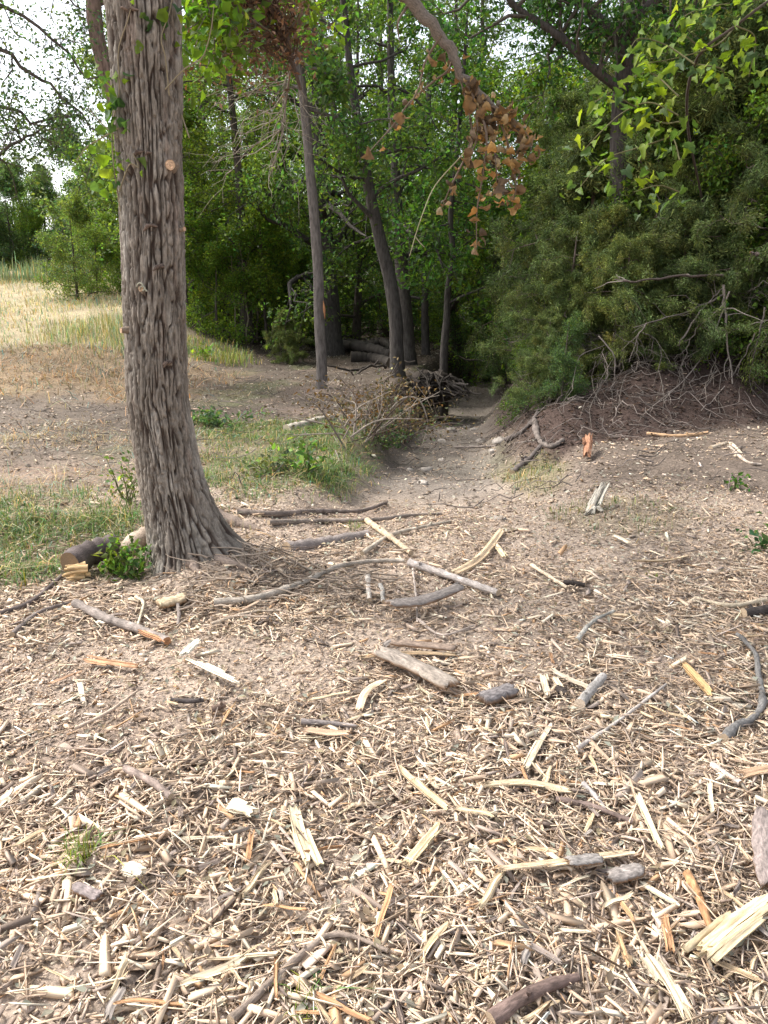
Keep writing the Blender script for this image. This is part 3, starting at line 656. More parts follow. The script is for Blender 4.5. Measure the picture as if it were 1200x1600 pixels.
weed(420, 738, .12, 14, (.10, .13, .07), .05, 'wilting grey-green sprigs on the grass near the brush pile', 73, 'sprigs', .3, 14)
weed(600, 700, .16, 10, (.08, .14, .05), .05, 'low leafy weed at the grass edge above the gully mouth', 74, 'weed', .2, 14)
weed(345, 518, .62, 9, (.16, .23, .02), .12, 'bright yellow-green shrub at the foot of the wood right of the oak', 61, 'shrub', .32)
weed(322, 560, .25, 5, (.12, .2, .03), .09, 'small green seedling on the leaf litter right of the oak', 62, 'seedling', .12)
weed(205, 905, .22, 10, (.075, .13, .03), .045, 'small leafy weed among the cut logs at the foot of the oak', 63, 'weed', .12, 20)
weed(178, 900, .20, 4, (.16, .22, .03), .05, 'bright green sprig in front of the rotten log', 64, 'weed', .05, 14)
weed(205, 790, .35, 6, (.12, .17, .05), .045, 'thin stemmed weed against the left side of the oak', 65, 'weed', .14, 12)
weed(1192, 860, .12, 4, (.06, .13, .06), .07, 'broad-leaved green weed at the right edge of the clearing', 66, 'weed', .1, 10)
weed(482, 745, .3, 6, (.10, .17, .04), .07, 'leafy green weed standing in the grass right of the oak', 67, 'weed', .14)
weed(960, 520, .8, 7, (.20, .26, .02), .07, 'spray of bright lime leaves in front of the dark cedars', 68, 'shrub', .4, 16, (.0, -.3, .3))
weed(1145, 765, .12, 3, (.08, .17, .03), .05, 'tiny green weed on the pale mound of earth', 69, 'weed', .05, 8)
weed(735, 540, .9, 9, (.07, .15, .05), .10, 'bushy green seedling on the right lip of the gully', 70, 'shrub', .35, 24)
weed(860, 535, .9, 8, (.06, .12, .04), .07, 'green leafy stems rising below the cedars above the gully', 71, 'shrub', .5, 24)

# ------------------------------------------------------------------ dead branch with curled brown leaves, hanging from the oak's limb
def leaf_mesh(name, mat, col, curl, lobes=False, seed=0, width=.62):
    rng = np.random.default_rng(seed)
    if lobes:
        ang = np.radians([-150, -118, -88, -62, -38, -20, 0, 20, 38, 62, 88, 118, 150]); rr_ = np.array([.30, .52, .42, .62, .50, .66, .85, .66, .50, .62, .42, .52, .30])*(1+.08*rng.normal(size=13))
        V = np.stack([rr_*np.cos(ang)+.25, rr_*np.sin(ang), np.abs(rr_*np.sin(ang))*.5 - curl*(rr_*np.cos(ang)+.2)**2], -1); V = np.vstack([V, [[.12, 0, 0]]])
        k = np.arange(12); T = np.stack([k, k+1, np.full(12, 13)], -1); n = 14
    else:
        s_ = np.linspace(0, 1, 6); w_ = np.sin(np.pi*np.clip(s_*.94+.06, 0, 1))**.7*.5*width; w_[0] = .03; w_[-1] = .02; a_ = curl*s_; bx = np.cumsum(np.cos(a_))/6; bz = -np.cumsum(np.sin(a_))/6
        V = []
        for q in range(6):
            cu = .55+.3*rng.random()
            V += [[bx[q], -w_[q]*(1+.2*rng.normal()), bz[q]+w_[q]*cu], [bx[q], 0, bz[q]], [bx[q], w_[q]*(1+.2*rng.normal()), bz[q]+w_[q]*cu]]
        V = np.array(V); T = []
        for q in range(5):
            a0 = q*3
            for e in (0, 1): T += [[a0+e, a0+e+1, a0+e+4], [a0+e, a0+e+4, a0+e+3]]
        T = np.array(T); n = 18
    c_ = np.asarray(col)[None]*np.exp(.15*rng.normal(size=(n, 1)))
    return mesh_np(name, V, T, mat, c_)
DRY = [leaf_mesh('dead_leaf', M_DRY, cc, cu, False, s_, w_) for s_, (cc, cu, w_) in enumerate((((.27, .16, .07), 2.4, .5), ((.34, .215, .10), 3.4, .5), ((.15, .095, .055), 1.5, .6), ((.38, .275, .155), 3.9, .45), ((.21, .135, .075), 2.8, .6), ((.10, .068, .045), 3.2, .45)))]
LOB = [leaf_mesh('lobed_leaf', M_LEAF, cc, cu, True, s_) for s_, (cc, cu) in enumerate((((.15, .22, .02), .3), ((.12, .19, .02), .9), ((.085, .145, .03), .2), ((.19, .25, .025), 1.2), ((.075, .125, .05), .6)))]
def hang_leaf(parent, name, meshes, p, size, rng, down=.8):
    o = link(name, meshes[rng.integers(len(meshes))], parent, p, None, size*rng.uniform(.55, 1.35))
    d = unit(rng.normal(0, .5, 3)+np.array([0, 0, -down])); o.rotation_euler = Vector(d).to_track_quat('X', 'Z').to_euler(); o.rotation_euler.rotate_axis('X', rng.uniform(0, 6.28))
    return o
rng = np.random.default_rng(81)
DB = 5.0
hb = thing('dead_branch', 'dead branch hung with curled brown leaves dangling from above, top centre', 'branch', dead_root)
top = [dead_root, at(600, -60, DB), at(640, 0, DB), at(680, 45, DB), at(708, 85, DB), at(722, 118, DB), at(755, 152, DB), at(790, 180, DB+.05), at(818, 212, DB+.05)]
P = smooth_path(np.array(top)-dead_root, 40); P[6:] += rng.normal(0, .006, (34, 3)); mb = MB(); mb.tube(P, np.concatenate([np.linspace(.05, .036, 12), np.linspace(.036, .007, 28)]), 9, (.17, .14, .115), .12)
link('limb', mb.mesh('limb', M_STICK, True), hb)
strands = [([(700, 70), (715, 110), (730, 165), (738, 210), (735, 255)], 12), ([(712, 80), (700, 110), (680, 125), (640, 160), (615, 195), (578, 236)], 20), ([(742, 150), (760, 210), (755, 270), (745, 330), (745, 390)], 30), ([(760, 160), (785, 200), (800, 250), (806, 290), (800, 322)], 48),
           ([(770, 165), (800, 185), (826, 215), (830, 238)], 50), ([(738, 215), (725, 250), (705, 290), (690, 325)], 16), ([(755, 185), (770, 220), (775, 260), (778, 305)], 50), ([(725, 120), (745, 150), (765, 165), (790, 175)], 36), ([(690, 55), (665, 95), (655, 135), (640, 165)], 6), ([(640, 5), (622, 35), (624, 65)], 0), ([(722, 118), (742, 160), (745, 215), (735, 240)], 14), ([(640, 88), (600, 180)], 0)]
for pix, nl in strands[:11]:
    Q = smooth_path(np.array([at(px, py, DB+rng.uniform(-.06, .06)) for px, py in pix])-dead_root, 18); mb = MB(); mb.tube(Q, np.linspace(.009, .003, 18), 5, (.16, .12, .09), .1)
    tw = link('twig', mb.mesh('twig', M_TWIG, True), hb)
    for q in range(nl):
        p = Q[min(17, int(18*(q+rng.random())/nl))] + rng.normal(0, .025, 3)
        hang_leaf(tw, 'dead_leaf', DRY, p, .088, rng)
# long pale vine strand dropping across the centre
mb = MB(); V0 = [at(742, 222, DB), at(715, 250, DB+.1), at(680, 290, DB+.1), at(662, 330, DB), at(650, 365, DB), at(640, 400, DB)]
tv = thing('vine_strand', 'thin bare pale vine dangling below the brown leaves', 'vine', V0[0]); mb.tube(smooth_path(np.array(V0), 24)-V0[0], np.linspace(.004, .0025, 24), 5, (.33, .30, .19), .1); mb.tube(np.array([at(648, 368, DB), at(655, 378, DB), at(663, 386, DB)])-V0[0], [.003, .003, .002], 4, (.33, .3, .19))
link('stem', mb.mesh('stem', M_TWIG), tv)
# withered brown foliage on a dead bough, top left of centre
rng = np.random.default_rng(82); D2 = 6.6
bb0 = at(285, -160, 5.4); bb = thing('withered_bough', 'dead bough thick with withered dark red-brown foliage, above right of the oak', 'branch', bb0)
P = smooth_path(np.array([[-1.1, 4.5, 4.2], at(300, -150, 5.4), at(340, -60, D2), at(390, -20, D2), at(440, 30, D2), at(452, 80, D2), at(470, 140, D2)])-bb0, 26); mb = MB(); mb.tube(P, np.linspace(.05, .012, 26), 7, (.10, .07, .055), .1); segs = []
for k in range(64):
    px, py = rng.uniform(295, 475), rng.uniform(-90, 80); i = rng.integers(6, 24); p0 = P[i]; e = at(px, py, D2+rng.normal(0, .3))-bb0; Bq = jitter_path(p0, e, 5, .2, rng); mb.tube(Bq, np.linspace(.008, .003, 5), 4, (.11, .07, .05), 0, False)
    f = e+np.array([rng.normal(0, .08), rng.normal(0, .1), -rng.uniform(.05, .38)]); mb.tube(np.array([e, f]), [.003, .002], 3, (.12, .07, .05), 0, False); segs += [(e, f), (Bq[3], e)]
link('limb', mb.mesh('limb', M_STICK, True), bb); V, T, C = leaves(np.array(segs), 24, .055, rng, (.15, .085, .055), spread=.10, aspect=.4, up=0, hue=.15)
link('withered_leaves', mesh_np('withered_leaves', V, T, M_DRY, C), bb)['kind'] = 'stuff'
# bare grey twigs drooping below it
bt0 = at(455, 90, D2+.6); tw = thing('bare_bough', 'bare grey twiggy bough drooping in front of the wood right of the oak', 'branch', bt0); mb = MB()
mb.tube(smooth_path(np.array([P[18]+bb0, at(455, 90, D2+.3), at(448, 150, D2+.6), at(440, 210, D2+.6), at(420, 280, D2+.6)])-bt0, 16), np.linspace(.014, .004, 16), 5, (.2, .16, .13), .1)
for k in range(30):
    py = rng.uniform(110, 230); p0 = at(452-(py-90)*.12, py, D2+.6); e = at(rng.uniform(290, 430) if k % 3 else rng.uniform(400, 500), py+rng.uniform(20, 140), D2+rng.normal(.6, .3)); Bq = jitter_path(p0-bt0, e-bt0, 8, .16, rng); mb.tube(Bq, np.linspace(.0042, .0016, 8), 4, np.array([.27, .235, .185])*rng.uniform(.5, 1.15), 0, False)
    for q in range(3):
        i = rng.integers(2, 7); mb.tube(jitter_path(Bq[i], Bq[i]+unit(Bq[i+1]-Bq[i])*.2+rng.normal(0, .12, 3), 4, .15, rng), [.0022, .002, .0016, .0012], 3, (.25, .215, .17), 0, False)
link('branch', mb.mesh('branch', M_TWIG), tw)
# leafy bough close to the oak, backlit
rng = np.random.default_rng(83); lb0 = at(275, -120, 5.2); lbt = thing('leafy_bough', 'bright yellow-green leafy bough hanging just right of the oak trunk', 'branch', lb0); mb = MB(); segs = []
P = smooth_path(np.array([[-1.15, 4.45, 3.75], at(300, -90, 5.4), at(345, -20, 6.0), at(390, 30, 6.4), at(430, 60, 6.6)])-lb0, 16); mb.tube(P, np.linspace(.03, .008, 16), 6, (.14, .11, .09), .1)
for k in range(40):
    i = rng.integers(5, 16); e = (at(rng.uniform(285, 345), rng.uniform(-40, 140), rng.uniform(5.4, 6.4)) if k % 4 else at(rng.uniform(470, 560), rng.uniform(-40, 70), rng.uniform(6.8, 7.6)))-lb0; Bq = jitter_path(P[i], e, 5, .15, rng); mb.tube(Bq, np.linspace(.006, .003, 5), 4, (.13, .11, .08), 0, False); segs += [(Bq[2], Bq[3]), (Bq[3], e)]
link('limb', mb.mesh('limb', M_TWIG), lbt); V, T, C = leaves(np.array(segs), 11, .085, rng, (.13, .20, .02), spread=.09); link('leaves', mesh_np('bough_leaves', V, T, M_LEAF, C), lbt)['kind'] = 'stuff'

# climbing vine on the oak: every leaf its own mesh
rng = np.random.default_rng(84); p0, nr = on_oak(175, 300, .01); vt = thing('climbing_vine', 'green-leaved vine climbing the upper trunk of the oak', 'vine', p0)
for pix in ([(192, 330), (182, 260), (180, 200), (190, 140), (188, 80), (205, 20), (210, -40)], [(190, 300), (205, 258), (218, 262), (210, 240)], [(262, 150), (256, 90), (250, 60), (262, 20), (270, -30)], [(256, 140), (285, 108), (312, 90), (325, 50), (330, 10)], [(190, 200), (165, 215), (140, 230), (125, 250)], [(188, 215), (160, 190), (140, 165)], [(280, 180), (292, 215), (288, 200)]):
    pts = np.array([on_oak(px, py, .014)[0] for px, py in pix])-p0; Q = smooth_path(pts, 20); mb = MB(); mb.tube(Q, np.linspace(.004, .0025, 20), 5, (.24, .2, .13), .1); st_ = link('stem', mb.mesh('stem', M_TWIG), vt)
VL = [leaf_mesh('leaf', M_LEAF, cc, cu, False, 30+s_, .7) for s_, (cc, cu) in enumerate((((.12, .20, .02), .5), ((.06, .12, .04), .9), ((.17, .24, .03), .3), ((.09, .15, .05), .7)))]
for k in range(95):
    if k < 60: px, py = rng.normal(168, 14), rng.uniform(95, 300)
    else: px, py = [(188, 118), (178, 130), (232, 30), (260, 10), (275, 60), (190, 250), (215, 255), (200, 190), (250, 20), (270, 35), (225, 38), (278, 170)][k % 12]; px += rng.normal(0, 9); py += rng.normal(0, 9)
    if 178 < px < 292: p, _ = on_oak(px, py, .02)
    else: p = at(px, py, 4.3+rng.normal(0, .12))
    hang_leaf(vt, 'leaf', VL, p-p0, .062, rng, .5)

# lobed-leaf vine scrambling over the cedars, upper right
rng = np.random.default_rng(85); D3 = 6.6; vb = ground(1135, 640); gv = thing('lobed_leaf_vine', 'vine with large bright yellow-green lobed leaves, upper right', 'vine', vb)
mb = MB(); main = smooth_path(np.array([vb-[0, 0, .1], at(1130, 540, 11.3), at(1100, 330, 11.0), at(1075, 200, D3+2.5), at(1085, 100, D3+.3), at(1150, 40, D3), at(1230, -20, D3)])-vb, 30); mb.tube(main, np.linspace(.018, .010, 30), 7, (.07, .055, .045), .1); link('stem', mb.mesh('stem', M_TWIG), gv)
arms = [[(1085, 100), (1040, 70), (1000, 60), (985, 75)], [(1100, 80), (1060, 40), (1090, 15), (1140, 5)], [(1060, 150), (1020, 115), (990, 120), (965, 140)], [(1060, 180), (1015, 160), (975, 175), (945, 200), (912, 235)], [(1062, 190), (1030, 190), (960, 150), (920, 165)], [(1060, 210), (1000, 230), (945, 250), (900, 300)], [(1062, 250), (1050, 215), (1020, 225)], [(1150, 40), (1120, 70), (1060, 90), (1005, 100)], [(1150, 40), (1180, 60), (1170, 120)], [(1085, 100), (1130, 110), (1120, 140)], [(1062, 300), (1030, 290), (990, 300)], [(1230, -20), (1180, 0), (1120, -10)]]
for arm in arms:
    Q = smooth_path(np.array([at(px, py, D3+rng.uniform(-.1, .3)) for px, py in arm])-vb, 16); mb = MB(); mb.tube(Q, np.linspace(.007, .003, 16), 5, (.13, .12, .06), .1); st_ = link('stem', mb.mesh('stem', M_TWIG), gv)
    for q in range(24):
        p = Q[rng.integers(2, 16)] + rng.normal(0, .09, 3); o = link('lobed_leaf', LOB[rng.integers(5)], st_, p, None, rng.uniform(.045, .09)); d = unit(rng.normal(0, .6, 3)+np.array([-.4, -.5, -.1])); o.rotation_euler = Vector(d).to_track_quat('X', 'Z').to_euler(); o.rotation_euler.rotate_axis('X', rng.normal(0, .7))

# ------------------------------------------------------------------ grass
def grass_mesh(P, h, wd, base, rng, lean=.5, lum=.3, tip=(1.2, 1.1, .9), dirs=None):
    n = len(P); az = rng.random(n)*6.283; A = np.stack([np.cos(az), np.sin(az), np.zeros(n)], -1); X = np.stack([-np.sin(az), np.cos(az), np.zeros(n)], -1)
    hh = (h*rng.uniform(.4, 1.2, n))[:, None]; ww = (wd*rng.uniform(.7, 1.3, n))[:, None]; ln = (np.abs(rng.normal(0, lean, n)))[:, None]
    up = np.array([0, 0, 1.]); P = P-up*.01; M_ = P + A*hh*ln*.35 + up*hh*.6; Tp = P + A*hh*ln*1.1 + up*hh*(1-.35*np.minimum(ln, 1.6))
    V = np.stack([P-X*ww, P+X*ww, M_-X*ww*.8, M_+X*ww*.8, Tp], 1).reshape(-1, 3); i = np.arange(n)*5
    T = np.vstack([np.stack([i, i+1, i+3], -1), np.stack([i, i+3, i+2], -1), np.stack([i+2, i+3, i+4], -1)])
    C = np.asarray(base)*np.exp(lum*rng.normal(0, 1, n))[:, None]*np.stack([1+.3*(q := rng.normal(0, 1, n)), 1+.05*q, 1-.1*q], -1)
    return V, T, np.repeat(np.clip(C, .01, .7), 5, 0)
def scatter(n, x0, x1, y0, y1, mask, rng):
    x, y = rng.uniform(x0, x1, n), rng.uniform(y0, y1, n); k = rng.random(n) < mask(x, y); x, y = x[k], y[k]; return np.stack([x, y, H(x, y)], -1)
rng = np.random.default_rng(90); zg = lambda x, y: zone_masks(x, y)['grass']*np.clip(.35+1.2*fbm(x*2.2, y*2.2, 0, 55, 3)+.3, .04, 1)
def grass(name, P, h, wd, base, label, lean=.6, dry=.3, dcol=(.36, .30, .17), lum=.3):
    k = rng.random(len(P)) < dry; hs = h*(.6+.8*ss(-.4, .5, fbm(P[:, 0]*1.7, P[:, 1]*1.7, 0, 56, 3)))
    cols = np.where(k[:, None], np.asarray(dcol), np.asarray(base)); V, T, C = grass_mesh(P, hs, wd, cols, rng, lean, lum); stuff(name, mesh_np(name, V, T, M_GRASS, C), label, 'grass')
grass('grass', scatter(56000, -2.4, .5, 5.2, 10.2, zg, rng), .10, .003, (.105, .17, .045), 'patch of green grass and straw right of the oak', 1.5, .28)
grass('grass', scatter(30000, -3.9, -1.5, 3.5, 6.4, zg, rng), .12, .003, (.10, .165, .04), 'patch of fresh green grass left of the oak', 1.5, .3)
grass('grass', scatter(5000, 1.0, 2.6, 4.7, 8.6, zg, rng), .10, .003, (.12, .16, .05), 'thin grass along the right side of the gully', 1.1, .4)
fm = lambda x, y: zone_masks(x, y)['field']
grass('grass', scatter(52000, -20, -3.5, 12.5, 27.5, lambda x, y: fm(x, y)*np.clip(.45+fbm(x*.5, y*.5, 0, 57, 3)+.35*ss(-7.2, -5.4, x+(y-16)*.35), .12, 1), rng), .17, .007, (.31, .32, .18), 'pale dry grass of the sloping field', .8, .55, (.39, .33, .215))
grass('tall_grass', scatter(26000, -24, -7.0, 24, 29, lambda x, y: np.clip(.5+1.6*fbm(x*.45, y*.45, 0, 81, 3), .05, 1), rng), .55, .008, (.17, .23, .14), 'tall blue-green grass along the crest of the field', .3, .15)
grass('tall_grass', scatter(8000, -7.6, -3.6, 13.0, 18.0, lambda x, y: ss(1.5, .1, np.hypot((x+5.6)/1.2, (y-15.8)/1.8)+.5*fbm(x*1.5, y*1.5, 0, 59, 3)), rng), .30, .005, (.25, .29, .14), 'tuft of tall light green grass left of the oak at the field edge', .4, .3)
grass('grass', scatter(7000, -5.0, -2.2, 14.0, 18.5, lambda x, y: ss(1.2, .6, np.hypot((x+3.8)/1.1, (y-16.3)/1.3))*.8, rng), .22, .006, (.20, .25, .06), 'sunlit grass at the foot of the wood', .6, .3)
grass('straw', scatter(9000, -9, -1.8, 8, 14.5, lambda x, y: zone_masks(x, y)['straw']*.9+.06, rng), .16, .006, (.32, .25, .18), 'raked orange-tan straw across the left slope', 3.0, .4, (.25, .18, .12))
grass('straw', scatter(16000, -4.2, -.9, 4.8, 9.5, lambda x, y: np.clip(.25+fbm(x*1.5, y*1.5, 0, 58, 3), .05, 1)*(1-zone_masks(x, y)['grass']), rng), .13, .0025, (.40, .33, .22), 'dry straw scattered on the bare earth left of the oak', 3.0, .5, (.28, .22, .15))
for px, py, n_, hgt_, lab in ((128, 1340, 70, .10, 'small green grass tuft in the dark mulch at lower left'), (472, 1572, 60, .07, 'small grass tuft beside the long brown stick at the bottom'), (555, 825, 40, .08, 'little grass tuft among the fallen branches near the oak'), (1020, 905, 40, .05, 'thin grass tuft on the bare soil at right')):
    g0 = ground(px, py); P = np.stack([rng.normal(0, .025, n_), rng.normal(0, .03, n_), np.zeros(n_)], -1); V, T, C = grass_mesh(P, np.full(n_, hgt_), .0018, (.16, .22, .05), rng, .9); tag(link('grass_tuft', mesh_np('grass_tuft', V, T, M_GRASS, C), None, g0), lab, 'grass')

# ------------------------------------------------------------------ chips, mulch and leaf litter
rng = np.random.default_rng(120)
PAL = np.array([[.66, .52, .38], [.60, .45, .32], [.53, .39, .275], [.46, .335, .24], [.46, .36, .285], [.41, .33, .275], [.33, .255, .205], [.22, .165, .13], [.48, .30, .17], [.70, .60, .46]])
def chips(P, L, Wd, Th, pw, rng, tilt=.22, lum=.16, yaw=None):
    n = len(P); az = rng.random(n)*6.283 if yaw is None else yaw; pt = rng.normal(0, tilt, n); rl = rng.normal(0, .5, n)
    D = np.stack([np.cos(az)*np.cos(pt), np.sin(az)*np.cos(pt), np.sin(pt)], -1); X0 = np.stack([-np.sin(az), np.cos(az), np.zeros(n)], -1); N0 = np.cross(D, X0)
    X = X0*np.cos(rl)[:, None]+N0*np.sin(rl)[:, None]; N = np.cross(D, X)
    V = np.zeros((n, 6, 3))
    for e, sg in enumerate((-.5, .5)):
        for q, (a_, b_) in enumerate(((-.5, -.5), (.5, -.4), (.0, .55))):
            l_ = L*(sg + np.sign(sg)*rng.uniform(-.25, .1, n)); w_ = Wd*(a_ + rng.uniform(-.2, .2, n)); t_ = Th*b_*rng.uniform(.5, 1.1, n)
            V[:, e*3+q] = P + D*l_[:, None]+X*w_[:, None]+N*t_[:, None]
    i = (np.arange(n)*6)[:, None]
    Q = [np.concatenate([i+np.array(q)[None] for q in ([0, 1, 4, 3], [1, 2, 5, 4], [2, 0, 3, 5])]), np.concatenate([i+np.array(q)[None] for q in ([0, 2, 1], [3, 4, 5])])]
    C = PAL[pw]*np.exp(lum*rng.normal(0, 1, n))[:, None]
    return V.reshape(-1, 3), Q, np.repeat(np.clip(C, .02, .8), 6, 0)
def density(x, y):
    """how thick the wood chips lie: thick at lower right, thin and fine at left, gone beyond the clearing"""
    px, py = pixels(x, y, 0*x)
    d = .56 + .75*ss(300, 900, px)*ss(950, 1250, py) - .40*ss(480, 120, px)*ss(1520, 1200, py)*ss(980, 1080, py) + 1.5*fbm(x*1.6, y*1.6, 0, 61, 4)
    d = d*(1-.8*ss(930, 820, py))
    d = d - .5*np.exp(-((px-60)**2/80**2 + (py-1390)**2/70**2)) - .35*np.exp(-((px-430)**2/90**2 + (py-1050)**2/50**2))
    return np.clip(d, .05, 1.0)
def field_of(n, y0, y1, pad, fn, rng):
    y = y0 + (y1-y0)*rng.random(n)**.8; hw = .56*y+pad; x = rng.uniform(-1, 1, n)*hw; out = rng.random(n) < .24; x = np.where(out, np.sign(x)*(hw-.3+1.9*rng.random(n)**1.4), x); k = rng.random(n) < fn(x, y); return x[k], y[k]
def pick(n, probs, rng): p = np.array(probs, float); return rng.choice(len(PAL), n, p=p/p.sum())
pr_pale = [6, 7, 6, 4, 3, 2.5, 1.6, 1, 1.2, 4]; pr_mix = [3, 4, 5, 5, 5, 5, 4, 2.5, 1.2, 1.5]
def chip_layer(n, y0, y1, pad, fn, Lm, Ls, wr, tr, probs, lift, name, label, tilt=.22):
    x, y = field_of(n, y0, y1, pad, fn, rng); m = len(x); L = np.clip(Lm*np.exp(Ls*rng.normal(0, 1, m)), .01, .16); Wd = np.clip(L*rng.uniform(wr[0], wr[1], m), .003, .028); Th = Wd*rng.uniform(tr[0], tr[1], m)
    z = H(x, y) + rng.random(m)*lift + .002; V, Q, C = chips(np.stack([x, y, z], -1), L, Wd, Th, pick(m, probs, rng), rng, tilt)
    stuff(name, mesh_np(name, V, Q, M_CHIP, C), label, 'mulch')
chip_layer(98000, .8, 5.6, .12, density, .033, .62, (.06, .22), (.2, .5), pr_pale, .026, 'wood_chips', 'pale shredded wood chips spread over the clearing in the foreground', .16)
chip_layer(16000, .8, 5.0, .12, density, .085, .45, (.022, .05), (.4, .9), pr_pale, .036, 'wood_fibres', 'long thin fibres of shredded wood among the chips', .12)
chip_layer(98000, .8, 6.2, .08, lambda x, y: np.clip(.8+.4*fbm(x*2, y*2, 0, 63, 3), .3, 1), .013, .5, (.2, .6), (.25, .5), pr_mix, .010, 'mulch', 'fine brown mulch and splinters covering the ground of the clearing', .3)
chip_layer(34000, 5.0, 13.5, .3, lambda x, y: np.clip(.35+.5*zone_masks(x, y)['mound']+.35*zone_masks(x, y)['gully']+.5*fbm(x*1.3, y*1.3, 0, 64, 3), .06, 1)*(1-.8*zone_masks(x, y)['grass'])*(1-.93*zone_masks(x, y)['bank']), .026, .5, (.15, .5), (.2, .4), pr_mix, .010, 'wood_chips', 'scattered chips and bark bits on the earth around the gully')
def litter(P, size, pal, rng, name, label):
    n = len(P); az = rng.random(n)*6.283; N = unit(rng.normal(0, .35, (n, 3))+np.array([0, 0, 1])); D = unit(np.cross(N, np.stack([np.cos(az), np.sin(az), 0*az], -1))); X = np.cross(N, D); L = (size*rng.uniform(.5, 1.4, n))[:, None]; W_ = L*.5
    V = np.stack([P, P+D*L*.5+X*W_*.5+N*L*.12, P+D*L, P+D*L*.5-X*W_*.5+N*L*.12], 1).reshape(-1, 3); i = np.arange(n)*4; T = np.vstack([np.stack([i, i+1, i+2], -1), np.stack([i, i+2, i+3], -1)])
    C = np.asarray(pal)[rng.integers(0, len(pal), n)]*np.exp(.25*rng.normal(0, 1, n))[:, None]; stuff(name, mesh_np(name, V, T, M_DRY, np.repeat(C, 4, 0)), label, 'leaf litter')
BR = [(.14, .10, .075), (.20, .15, .115), (.09, .066, .052), (.27, .22, .17), (.36, .31, .25), (.12, .09, .07), (.42, .37, .30)]
P = scatter(90000, -6.5, 9, 6.0, 24, lambda x, y: np.clip(.30+.6*fbm(x*1.1, y*1.1, 0, 66, 3)-.45*zone_masks(x, y)['bank']+.25*zone_masks(x, y)['forest'], .03, 1)*(1-.5*zone_masks(x, y)['gully'])*(1-.8*zone_masks(x, y)['field']), rng); P[:, 2] += .006
litter(P, .046, BR, rng, 'leaf_litter', 'fallen brown leaves lying over the earth and under the trees')
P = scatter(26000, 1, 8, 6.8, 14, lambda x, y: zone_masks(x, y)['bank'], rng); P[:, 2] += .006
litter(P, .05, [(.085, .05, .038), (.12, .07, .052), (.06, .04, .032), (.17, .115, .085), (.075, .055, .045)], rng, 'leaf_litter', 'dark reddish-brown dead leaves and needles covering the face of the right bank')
P = scatter(15000, -2.6, 2.8, 1, 6.4, lambda x, y: np.clip(.4+.9*fbm(x*2.3, y*2.3, 0, 83, 3), .05, 1), rng); P[:, 2] += .012+.015*rng.random(len(P))
litter(P, .030, [(.30, .24, .15), (.22, .15, .09), (.34, .33, .26), (.14, .10, .07), (.40, .36, .28)], rng, 'leaf_litter', 'small dry leaf scraps among the foreground wood chips')
# fine dead twigs lying on the right bank and along the gully
mb = MB()
for k in range(170):                                          # small stuff heaped against the oak's foot
    x, y = rng.normal(-.62, .34), rng.normal(4.12, .22); a_ = rng.random()*6.283; L = rng.uniform(.08, .34); B_ = jitter_path(np.array([x, y, 0]), np.array([x+math.cos(a_)*L, y+math.sin(a_)*L*.6, 0]), 5, .16, rng); B_[:, 2] = H(B_[:, 0], B_[:, 1])+rng.uniform(.005, .05)+np.linspace(0, rng.uniform(0, .07), 5)
    mb.tube(B_, np.linspace(.006, .0025, 5)*rng.uniform(.5, 1.3), 4, np.array([.34, .27, .21])*rng.uniform(.4, 1.35), 0, False)
for k in range(1900):
    x, y = rng.uniform(-4.5, 6.5), rng.uniform(6.0, 15)
    if rng.random() > float(zone_masks(np.array([x]), np.array([y]))['bank'][0])*.9+.22: continue
    a_ = rng.random()*6.283; L = rng.uniform(.15, .6); e = np.array([x+math.cos(a_)*L, y+math.sin(a_)*L*.7, 0]); p = np.array([x, y, 0]); B_ = jitter_path(p, e, 5, .16, rng); B_[:, 2] = H(B_[:, 0], B_[:, 1])+rng.uniform(.005, .05)+np.abs(rng.normal(0, .04, 5)); g = np.array([.30, .25, .22])*rng.uniform(.4, 1.3)
    mb.tube(B_, np.linspace(.006, .0025, 5)*rng.uniform(.5, 1.2), 4, g*.62, 0, False)
stuff('fallen_twigs', mb.mesh('fallen_twigs', M_TWIG), 'fine grey and brown twigs littering the earth and the dark right bank', 'twigs')

